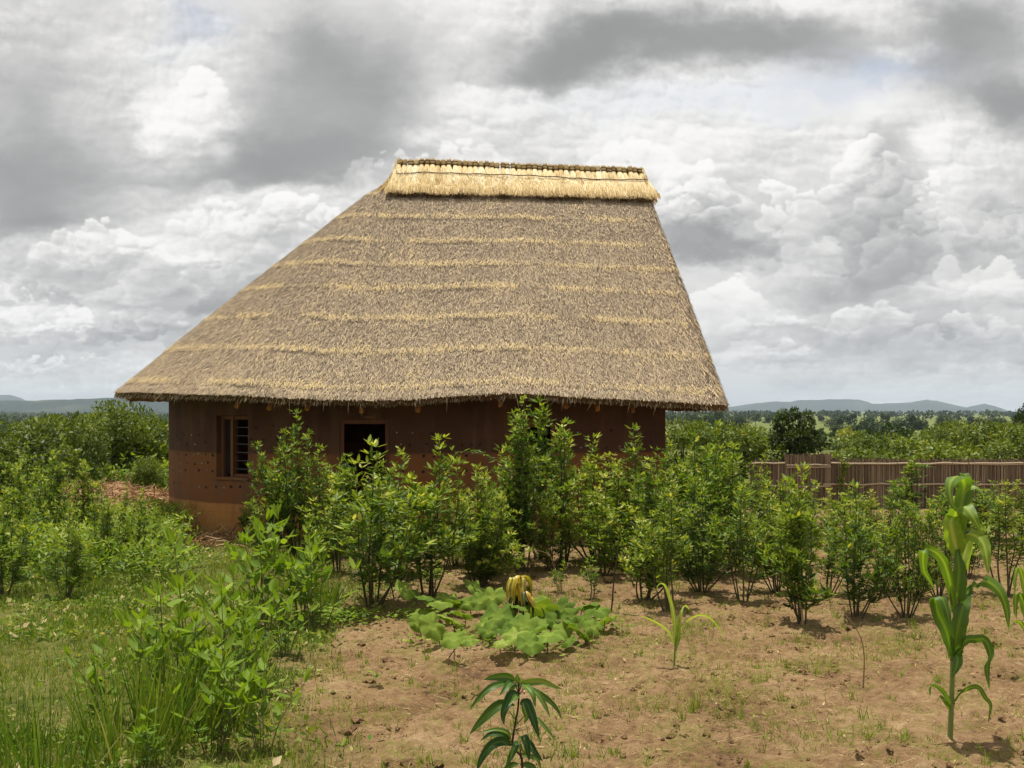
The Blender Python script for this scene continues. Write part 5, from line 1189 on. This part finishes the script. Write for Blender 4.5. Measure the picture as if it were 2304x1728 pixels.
# ---------------------------------------------------------------- straw heap
r = np.random.RandomState(81)
def heap(x0, y0, rx, ry, h, label, n=5200):
    gx_ = np.linspace(-1, 1, 60); GX, GY = np.meshgrid(gx_, gx_); rr = GX ** 2 + GY ** 2
    X_ = x0 + GX * rx; Y_ = y0 + GY * ry
    Z_ = gz(X_, Y_) + h * np.clip(1 - rr, -.1, 1) ** .7 * (.5 + fbm(X_ * 1.3, Y_ * 1.3, 501, 4)) if False else gz(X_, Y_) - .05 + (h + .05) * np.maximum(1 - rr, 0) ** .6 * (.55 + .9 * fbm(X_ * 1.1, Y_ * 1.1, 501, 4))
    V_ = np.stack([X_, Y_, Z_], -1).reshape(-1, 3); i_, j_ = np.meshgrid(np.arange(59), np.arange(59), indexing='ij'); Fq_ = np.stack([i_ * 60 + j_, i_ * 60 + j_ + 1, (i_ + 1) * 60 + j_ + 1, (i_ + 1) * 60 + j_], -1).reshape(-1, 4)
    c = np.array([x0, y0, 0]); k_ = r.randint(0, len(V_), n); ok = (rr.ravel()[k_] < .98); k_ = k_[ok]; p = V_[k_] + r.normal(0, .03, (len(k_), 3)) * [1, 1, .5] + [0, 0, .02]
    D = r.normal(0, 1, (len(k_), 3)) * [1, 1, .35]; st_ = ribbons(p, D, r.normal(0, 1, (len(k_), 3)), r.uniform(.10, .35, len(k_)), r.uniform(.008, .016, len(k_)), .03, 2, 'straw', 0, np.clip(r.normal(.45, .25, len(k_)), 0, 1), mid=False)
    obj('straw_heap', [(V_ - c, Fq_, .3 + .3 * r.rand(len(V_)), 0), (st_[0] - c, st_[1], st_[2], 0)], [M_heap], loc=(x0, y0, 0), label=label, cat='straw heap')
M_heap = thatch_mat("heap_straw", [(0, (.10, .05, .022)), (.4, (.30, .17, .08)), (.75, (.46, .29, .15)), (1, (.60, .43, .22))], .9, .05)
heap(-8.3, 20.6, 2.5, 1.6, .42, 'low heap of brown cut straw lying beside the round end of the house')
heap(-4.7, 15.15, 1.5, .55, .07, 'thin spread of brown straw mulch on the ground before the round wall', 2600)

# ---------------------------------------------------------------- reed fence
FY = 21.0
def fpt(px, z): return np.array([ux(px) * FY, FY, z])
def reeds(px0, px1, top, n, seed):
    r = np.random.RandomState(seed); x = ux(np.linspace(px0, px1, n) + r.normal(0, 1.0, n)) * FY; y = FY + r.normal(0, .018, n); h = top + r.normal(0, .022, n) + .03 * (fbm(x * 1.2, x * 0, 9, 3) - .5)
    z0 = gz(x, y) - .05; P_ = np.stack([x, y, z0], 1); D = np.stack([r.normal(0, .02, n), r.normal(0, .012, n), np.ones(n)], 1); W_ = r.uniform(.010, .020, n)
    a = ribbons(P_, D, np.tile([1., 0, 0], (n, 1)) + r.normal(0, .3, (n, 3)), h - z0, W_, 0, 3, 'straw', .8, np.clip(r.normal(.42, .22, n) + .25 * (fbm(x * .8, x * 0, 13, 3) - .5), 0, 1))
    return (*a, 0)
M_reed = plain_mat("reed", [(0, (.075, .05, .036)), (.4, (.20, .145, .095)), (.7, (.33, .25, .165)), (1, (.54, .44, .31))], .85, 30, 0, tintw=.85)
def railpts(px0, px1, z, n=20, sag=.012, seed=0):
    r = np.random.RandomState(seed); return np.array([fpt(p, z + sag * r.normal()) + [0, -.05, 0] for p in np.linspace(px0, px1, n)])
def z_of(py): return CH - (py - HY) * FY / F
def fence(name_label, px0, px1, top, n, rails, posts, seed):
    b = fpt((px0 + px1) / 2, 0.); o = empty('reed_fence', tuple(b), label=name_label, cat='fence')
    v, f, t, m = reeds(px0, px1, top, n, seed); obj('reed_panel', [(v - b, f, t, m)], [M_reed], o)
    for i, (a, c, zz, rad) in enumerate(rails):
        nn = max(4, int((c - a) / 40)); pts = railpts(a, c, z_of(zz), nn, .007, seed + i); obj('rail', tubes_parts([(pts - b, rad, .9)], 0, 6), [M_reed], o)
    for p in posts: obj('post', tubes_parts([(np.array([fpt(p, -.1), fpt(p, top + .04)]) + [0, .05, 0] - b, .03, .3)], 0, 7), [M_bark], o)
fence('long brown reed fence with two pale rails running off to the right', 1868, 2760, z_of(1035), 2400, [(1868, 2760, 1042.5, .020), (1850, 2760, 1089, .020), (2080, 2310, 1044, .014)], (1876, 2100, 2300, 2520, 2750), 1)
fence('short reed fence panel left of the raised one, half hidden by bushes', 1690, 1766, z_of(1038), 220, [(1690, 1764, 1042, .018), (1690, 1764, 1092, .018)], (1700, 1758), 30)
fence('raised reed gate panel taller than the fence on both sides', 1767, 1867, z_of(1024), 420, [(1768, 1866, 1046, .018), (1767, 1868, 1051, .016), (1767, 1868, 1094, .02)], (1769,), 60)
# climbing vine on the fence
n = 160; zc = rs.uniform(.15, 1.0, n); px_ = 1893 + 6 * np.sin(zc * 9) + rs.normal(0, 3, n); P_ = np.stack([ux(px_) * FY, np.full(n, FY - .09), zc], 1); D = unit(rs.uniform(0, 6.28, n), rs.uniform(-.5, .5, n))
v, f, t = ribbons(P_, D, rs.normal(0, 1, (n, 3)), rs.uniform(.04, .09, n), .04, .01, 2, 'ovate', .3, rs.uniform(.4, .8, n)); b = fpt(1893, 0.)
o = empty('climbing_vine', tuple(b), label='green vine climbing the fence just right of the raised gate panel', cat='vine')
obj('leaves', [(v - b, f, t, 0)], [M_broad], o); obj('stem', tubes_parts([(np.array([fpt(1893 + 6 * math.sin(z * 9), z) + [0, -.08, 0] for z in np.linspace(0, 1, 12)]) - b, .006, .6)], 0, 4), [M_stem], o)

# ---------------------------------------------------------------- shrubs and trees
def crown_mesh(seed, lobes, nleaf, leafL, tone, W=.5, jit=.10, mat=None):
    """lobes: (x,y,z,r) leaf clumps; leaves sit mostly in the outer shell of each clump"""
    r = np.random.RandomState(seed); P_ = []; T_ = []; D_ = []
    vol = np.array([l[3] ** 2 for l in lobes]); cnt = np.maximum((vol / vol.sum() * nleaf).astype(int), 8)
    for (x, y, z, rad), m in zip(lobes, cnt):
        d = nrm(r.normal(0, 1, (m, 3))); q = rad * r.uniform(.35, 1.08, m)[:, None] ** .6; p = np.array([x, y, z]) + d * q * [1, 1, .85]
        P_.append(p); D_.append(nrm(d + r.normal(0, .6, (m, 3)))); T_.append(tone + r.normal(0, .13, m) + r.normal(0, .06))
    P_ = np.concatenate(P_); D_ = np.concatenate(D_); T_ = np.concatenate(T_); n = len(P_); L_ = leafL * r.uniform(.6, 1.3, n)
    ok = P_[:, 2] > .03; P_, D_, T_, L_ = P_[ok], D_[ok], T_[ok], L_[ok]; n = len(P_)
    return mesh("crown", [(*ribbons(P_, D_, np.cross(D_, [0, 0, 1.]) + r.normal(0, .5, (n, 3)), L_, L_ * W, L_ * .25, 2, 'ovate', .3, np.clip(T_, 0, 1)), 0)], [mat or M_shrub])
def shrub_proto(seed, H, R, nl, nleaf, leafL, tone=.45, cols=None, mat=None, W=.5, low=.12):
    r = np.random.RandomState(seed); lobes = []; br = []
    for i in range(nl):
        a = r.uniform(0, 6.28); q = R * math.sqrt(r.rand()) * .85; zz = H * (low + (1 - low) * r.rand() ** .8) * (1 - .35 * (q / R) ** 2); rad = R * r.uniform(.20, .36)
        zz = min(zz, H - rad * .8); lobes.append((q * math.cos(a), q * math.sin(a), max(zz, rad * .7), rad))
    if cols: lobes += cols
    for l in lobes[:14]: br.append((spline([[0, 0, -.05], [l[0] * .3, l[1] * .3, l[2] * .5], [l[0], l[1], l[2]]], 6), np.linspace(.03, .008, 6) * H / 2.2, .4))
    return dict(H=H, leaf=crown_mesh(seed, lobes, nleaf, leafL, tone, W, mat=mat), stem=mesh("trunk", tubes_parts(br, 0, 5), [M_bark]))
SH = [shrub_proto(301, 2.2, 1.3, 26, 5200, .13), shrub_proto(302, 2.0, 1.1, 20, 4200, .13, .52), shrub_proto(303, 2.4, 1.5, 30, 6000, .13, .40), shrub_proto(304, 1.3, 1.0, 16, 3000, .12, .5)]
SD = shrub_proto(305, 3.2, 1.35, 20, 9000, .15, .22, cols=[(-.75, 0, 2.6, .42), (-.75, 0, 3.0, .26), (-.1, .1, 2.7, .40), (-.05, 0, 3.05, .26), (.65, .1, 2.55, .38), (.7, .1, 2.95, .25), (-.8, 0, 1.9, .55), (0, 0, 1.9, .6), (.75, 0, 1.9, .55)])
SN = ('crown', 'trunk', 'x')
def shr(px, y, pyt, proto, label, wide=1.0, rz=0., name='shrub', cat='shrub', group=None, sink=0.0):
    x = ux(px) * y; g0 = float(gz(x, y)); H = CH - (pyt - HY) * y / F - g0
    return place(proto, name, x, y, H, label, cat, wide, rz, group, SN, dz=-sink)
GL = 'leafy shrubs beyond the thicket'
for a in [(255, 27, 905, SH[2], 'largest round shrub just left of the roof tip, rising above the plain', .75, 1), (165, 25, 932, SH[0], 'round shrub left of the largest one', .7, 2), (60, 22, 940, SH[1], 'yellowish shrub near the left edge', 1.0, 3), (-10, 19, 950, SH[2], 'shrub at the left edge, closest to the viewer', 1.0, .5),
          (355, 28, 948, SH[3], 'low shrub directly beside the round wall', 1.2, 1.4), (330, 24, 1030, SH[3], 'small dark shrub behind the straw heap next to the wall', .7, 2.5), (205, 33, 925, SH[1], 'shrub seen between the two round ones', .8, 4), (310, 33, 935, SH[0], 'shrub behind the largest one, towards the wall', .7, 5), (110, 30, 945, SH[3], 'low shrub in the gap near the left edge', 1.2, 5.3)]:
    shr(a[0], a[1], a[2], a[3], a[4], a[5], a[6], group=GL)
GR = 'leafy shrubs behind the reed fence'
for a in [(1792, 27.5, 922, SD, 'dark three topped shrub standing behind the fence gate', .78, 0.0), (1975, 26, 975, SH[0], 'rounded green shrub right of the dark three topped one', .9, 1), (1905, 27, 975, SH[1], 'green shrub touching the right side of the dark three topped one', .9, 2), (2060, 26, 990, SH[3], 'low shrub in the dip between the two green masses', 1.5, 3),
          (2140, 27, 950, SH[2], 'broad shrub behind the fence, left part of the right mass', .8, 4), (2215, 26, 948, SH[0], 'broad shrub behind the fence in the middle of the right mass', .9, 5), (2285, 25, 955, SH[2], 'broad shrub at the right end of the fence', .85, 0.5), (2240, 24, 990, SH[1], 'low dense shrub just above the fence rail at right', 1.0, 1.5), (2120, 24.5, 1000, SH[3], 'low shrub close behind the long fence', 1.3, 2.2),
          (1600, 25, 955, SH[1], 'yellow green shrub right of the roof tip', .9, 3.3), (1535, 26, 945, SH[0], 'yellow green shrub just right of the wall corner', .8, 4.4), (1660, 27, 965, SH[3], 'low yellow green shrub left of the dark three topped one', 1.2, 5.1), (1700, 34, 955, SH[1], 'small shrub in the field left of the dark one', .7, 0.2), (1620, 36, 948, SH[2], 'far bushy shrub behind the yellow green ones', .7, 1.2),
          (1940, 24, 1010, SH[3], 'low shrub directly behind the fence right of the gate', 1.2, 2.9), (2030, 35, 985, SH[1], 'small far shrub in the grass between the masses', .6, 3.9)]:
    shr(a[0], a[1], a[2], a[3], a[4], a[5], a[6], group=GR)
# dark tree at the right edge
P_tree = shrub_proto(320, 4.2, 1.5, 26, 8000, .16, .15, low=.35)
shr(2318, 30, 905, P_tree, 'dark tree at the right edge rising above the horizon', .8, 0, 'dark_tree', 'tree')

# far trees on the right skyline
M_far = leaf_mat("far_foliage", [(0, (.014, .028, .010)), (.5, (.034, .060, .016)), (1, (.085, .12, .028))], .8, .15, objrand=.5)
def far_tree(seed, H, R, flat=.6, trunk=.3):
    r = np.random.RandomState(seed); lobes = []
    for i in range(16):
        a = r.uniform(0, 6.28); q = R * math.sqrt(r.rand()) * .8; z = H * (trunk + .12 + (.80 - trunk) * r.rand()) * (1 - .25 * (q / R)); lobes.append((q * math.cos(a), q * math.sin(a), min(z, H * .85), R * r.uniform(.22, .38)))
    br = [(np.array([[0, 0, -.3], [0, 0, H * .6]]), [.03 * H, .015 * H], .3)] + [(np.array([[0, 0, H * .3], [l[0], l[1], l[2]]]), [.015 * H, .005 * H], .3) for l in lobes[:5]]
    return dict(H=H, leaf=crown_mesh(seed, lobes, 1500, H * .085, .45, .6, mat=M_far), stem=mesh("trunk", tubes_parts(br, 0, 5), [M_bark]))
FT = [far_tree(401, 8, 4.2), far_tree(402, 7, 3.2), far_tree(403, 6, 4.6, trunk=.15), far_tree(404, 9, 4.0)]
def tree_far(px, y, pyt, k_, label, wide=1.0):
    x = ux(px) * y; g0 = float(gz(x, y)); H = CH - (pyt - HY) * y / F - g0
    place(FT[k_], 'far_tree', x, y, max(H, 2.0), label, 'tree', wide, px % 6.28, 'trees scattered over the fields on the right', SN, -.1)
TF = [(1568, 130, 920, 2, 1.1, 'dark tree crown just right of the wall corner, under the eave'), (1606, 150, 919, 1, 1.0, 'small dark tree under the tip of the eave'), (1640, 170, 926, 2, 1.3, 'low dark tree in the skyline right of the roof tip'), (1672, 180, 928, 2, 1.2, 'flat dark tree left of the dark three topped shrub'), (1700, 210, 928, 1, 1.0, 'tiny dark tree between the flat one and the three topped shrub'),
      (1733, 200, 927, 0, 1.1, 'rounded dark tree whose crown touches the mountain foot left of the three topped shrub'), (1848, 230, 934, 1, 1.0, 'tiny tree right of the three topped shrub'), (1870, 180, 934, 2, 1.2, 'low tree under the highest mountain'), (1896, 160, 930, 0, 1.1, 'dark rounded tree under the highest mountain'), (1922, 190, 927, 3, .7, 'small upright tree under the step of the mountain'),
      (1945, 110, 936, 2, 1.4, 'wide mid distance tree above the rounded green shrub'), (1988, 170, 927, 3, .8, 'upright tree standing above its neighbours near the mountain saddle'), (1975, 90, 945, 2, 1.2, 'green tree clump in the field right of the wide tree'), (2015, 95, 940, 0, 1.2, 'rounded field tree left of the green strip'), (2050, 130, 929, 3, .9, 'double crowned tree under the right mountain'), (2074, 120, 940, 1, 1.1, 'field tree beside the double crowned one'),
      (2100, 80, 958, 2, .9, 'dark low tree at the edge of the green strip'), (2120, 150, 933, 0, 1.2, 'wide dark tree under the right mountain'), (2150, 160, 933, 2, 1.3, 'flat crown next to the wide dark tree'), (2192, 170, 933, 1, 1.1, 'tree with a peaked crown in front of the last mountain'), (2222, 190, 934, 2, 1.2, 'low tree under the last mountain'), (2250, 160, 935, 0, 1.1, 'rounded tree just left of the dark tree at the right edge'),
      (1925, 100, 952, 1, .9, 'small green tree in the middle field'), (1885, 95, 950, 0, .9, 'dark field tree right of the three topped shrub'), (1950, 140, 934, 1, 1.1, 'tree behind the wide mid distance tree'), (2035, 180, 932, 2, 1.2, 'low tree left of the double crowned one'), (1590, 115, 932, 0, 1.1, 'dark bushy tree below the tip of the eave'), (1655, 120, 936, 1, 1.2, 'bushy tree at the left end of the field'),
      (1500, 160, 925, 2, 1.2, 'dark crown against the wall corner'), (1545, 190, 926, 0, 1.1, 'dark rounded crown beside the one against the wall corner')]
for (px, y, pyt, k_, wd, lab) in TF: tree_far(px, y * 2.5, pyt, k_, lab, wd)

# wooded plain (reads as one mass) : many crowns in one object
r = np.random.RandomState(91); cr = []
def crowns(n, pxr, yr, H, seed, leafn=60):
    out = []; r = np.random.RandomState(seed)
    y = np.exp(r.uniform(math.log(yr[0]), math.log(yr[1]), n)); x = ux(r.uniform(*pxr, n)) * y
    for i in range(n):
        hh = H * r.uniform(.6, 1.3); R_ = hh * r.uniform(.45, .8); m = int(np.clip(leafn * 250 / y[i], 24, leafn * 3)); g0 = float(gz(x[i], y[i]))
        k_ = 5; lc = r.normal(0, .42, (k_, 3)) * [R_, R_, hh * .25] + [x[i], y[i], g0 + hh * .6]; w_ = r.randint(0, k_, m); d = nrm(r.normal(0, 1, (m, 3)))
        p = lc[w_] + d * [R_ * .55, R_ * .55, hh * .28] * r.uniform(.5, 1.05, (m, 1)); L_ = (hh * .07 + y[i] * .0011) * r.uniform(.6, 1.4, m)
        out.append(ribbons(p, d + r.normal(0, .5, (m, 3)), r.normal(0, 1, (m, 3)), L_, L_ * .8, 0, 1, 'straw', 0, np.clip(r.normal(.45, .2, m) + r.normal(0, .2), 0, 1), mid=False))
    return join(out)
obj('woodland', [(*crowns(900, (-120, 480), (190, 3000), 6.5, 1, 70), 0)], [M_far], kind='stuff', label='dark wooded plain stretching away on the left')
obj('tree_belt', [(*crowns(420, (1450, 2400), (750, 2600), 6.0, 2, 50), 0)], [M_far], kind='stuff', label='thin dark belt of trees along the far edge of the fields')
obj('field_scrub', [(*crowns(260, (1480, 2350), (60, 500), 1.3, 3, 60), 0)], [M_shrub], kind='stuff', label='low scrub scattered over the fields behind the fence')

# ---------------------------------------------------------------- hills
def hill(name, Y, prof, mat, depth, label, z0=-20):
    px = np.array([p[0] for p in prof], float); py = np.array([p[1] for p in prof], float)
    xs_ = np.linspace(px[0], px[-1], 420); top = np.interp(xs_, px, py)
    x = ux(xs_) * Y; zt = CH - (top - HY) * Y / F; zt = zt + (zt - CH) * .05 * (fbm(xs_ * .05, xs_ * 0, 601, 5) - .5) * 2
    rows_ = np.linspace(-1, 1, 41); V_ = np.zeros((len(xs_), 41, 3))
    for j, q in enumerate(rows_):
        prof_ = (1 - abs(q) ** 1.5); ridge = 1 + .35 * (fbm(xs_ * .035 + q * 1.2, np.full_like(xs_, q * 2.5), 611, 5) - .5) * (abs(q) ** .5) * 2
        V_[:, j, 0] = x * (1 + q * depth / Y); V_[:, j, 1] = Y + q * depth; V_[:, j, 2] = z0 + (zt - z0) * np.clip(prof_ * ridge, 0, 1.0 if q else 1)
    i_, j_ = np.meshgrid(np.arange(len(xs_) - 1), np.arange(40), indexing='ij'); Fq_ = np.stack([i_ * 41 + j_, (i_ + 1) * 41 + j_, (i_ + 1) * 41 + j_ + 1, i_ * 41 + j_ + 1], -1).reshape(-1, 4)
    obj(name, [(V_.reshape(-1, 3), Fq_, .5, 0)], [mat], kind='structure', label=label)
m, nt_, out = mat_new("hill_forest"); pos = n_geo(nt_); c = ramp_node(nt_, n_noise(nt_, .004, 6, .65, pos), [(.35, (.016, .028, .020)), (.55, (.028, .042, .026)), (.7, (.07, .075, .045))])
p = nt_.nodes.new('ShaderNodeBsdfPrincipled'); nt_.links.new(c, p.inputs['Base Color']); p.inputs['Roughness'].default_value = 1; p.inputs['Specular IOR Level'].default_value = 0; nt_.links.new(p.outputs[0], out.inputs[0]); M_hill = m
hill('mountains', 6500, [(1560, 935), (1600, 930), (1640, 916), (1700, 907), (1745, 903), (1775, 904), (1800, 900), (1840, 900), (1880, 898), (1935, 899), (1950, 904), (1962, 909), (2010, 907), (2050, 905), (2085, 899), (2110, 902), (2150, 912), (2175, 917), (2195, 912), (2215, 908), (2240, 914), (2265, 923), (2290, 930), (2350, 934), (2420, 940)], M_hill, 700, 'blue flat topped mountains on the right horizon')
hill('hills', 6800, [(-260, 905), (-100, 893), (-30, 890), (5, 888), (25, 889), (45, 895), (62, 901), (90, 906), (160, 912), (300, 920)], M_hill, 500, 'blue hill at the left edge of the horizon')
hill('ridge', 3600, [(-300, 903), (-60, 901), (60, 901), (150, 899), (260, 895), (330, 897), (420, 900), (600, 905), (900, 915), (1300, 922), (1500, 926)], M_hill, 600, 'long low wooded ridge on the left horizon')

# ---------------------------------------------------------------- haze
hz = bpy.data.materials.new("haze"); hz.use_nodes = True; hn = hz.node_tree; hn.nodes.clear()
ho = hn.nodes.new('ShaderNodeOutputMaterial'); pv = hn.nodes.new('ShaderNodeVolumePrincipled'); pv.inputs['Color'].default_value = (.74, .87, 1.0, 1); pv.inputs['Density'].default_value = HAZE = 1.05e-4; pv.inputs['Anisotropy'].default_value = 0.0
hn.links.new(pv.outputs[0], ho.inputs['Volume'])
X0, X1, Y0_, Y1_, Z0_, Z1_ = -9600, 9600, -100, 9600, -30, 190
Vh = np.array([[x, y, z] for z in (Z0_, Z1_) for y in (Y0_, Y1_) for x in (X0, X1)], float)
obj('haze', [(Vh, np.array([[0, 2, 3, 1], [4, 5, 7, 6], [0, 1, 5, 4], [2, 6, 7, 3], [0, 4, 6, 2], [1, 3, 7, 5]]), 0, 0)], [hz], kind='stuff', smooth=False, label='thin bluish haze')
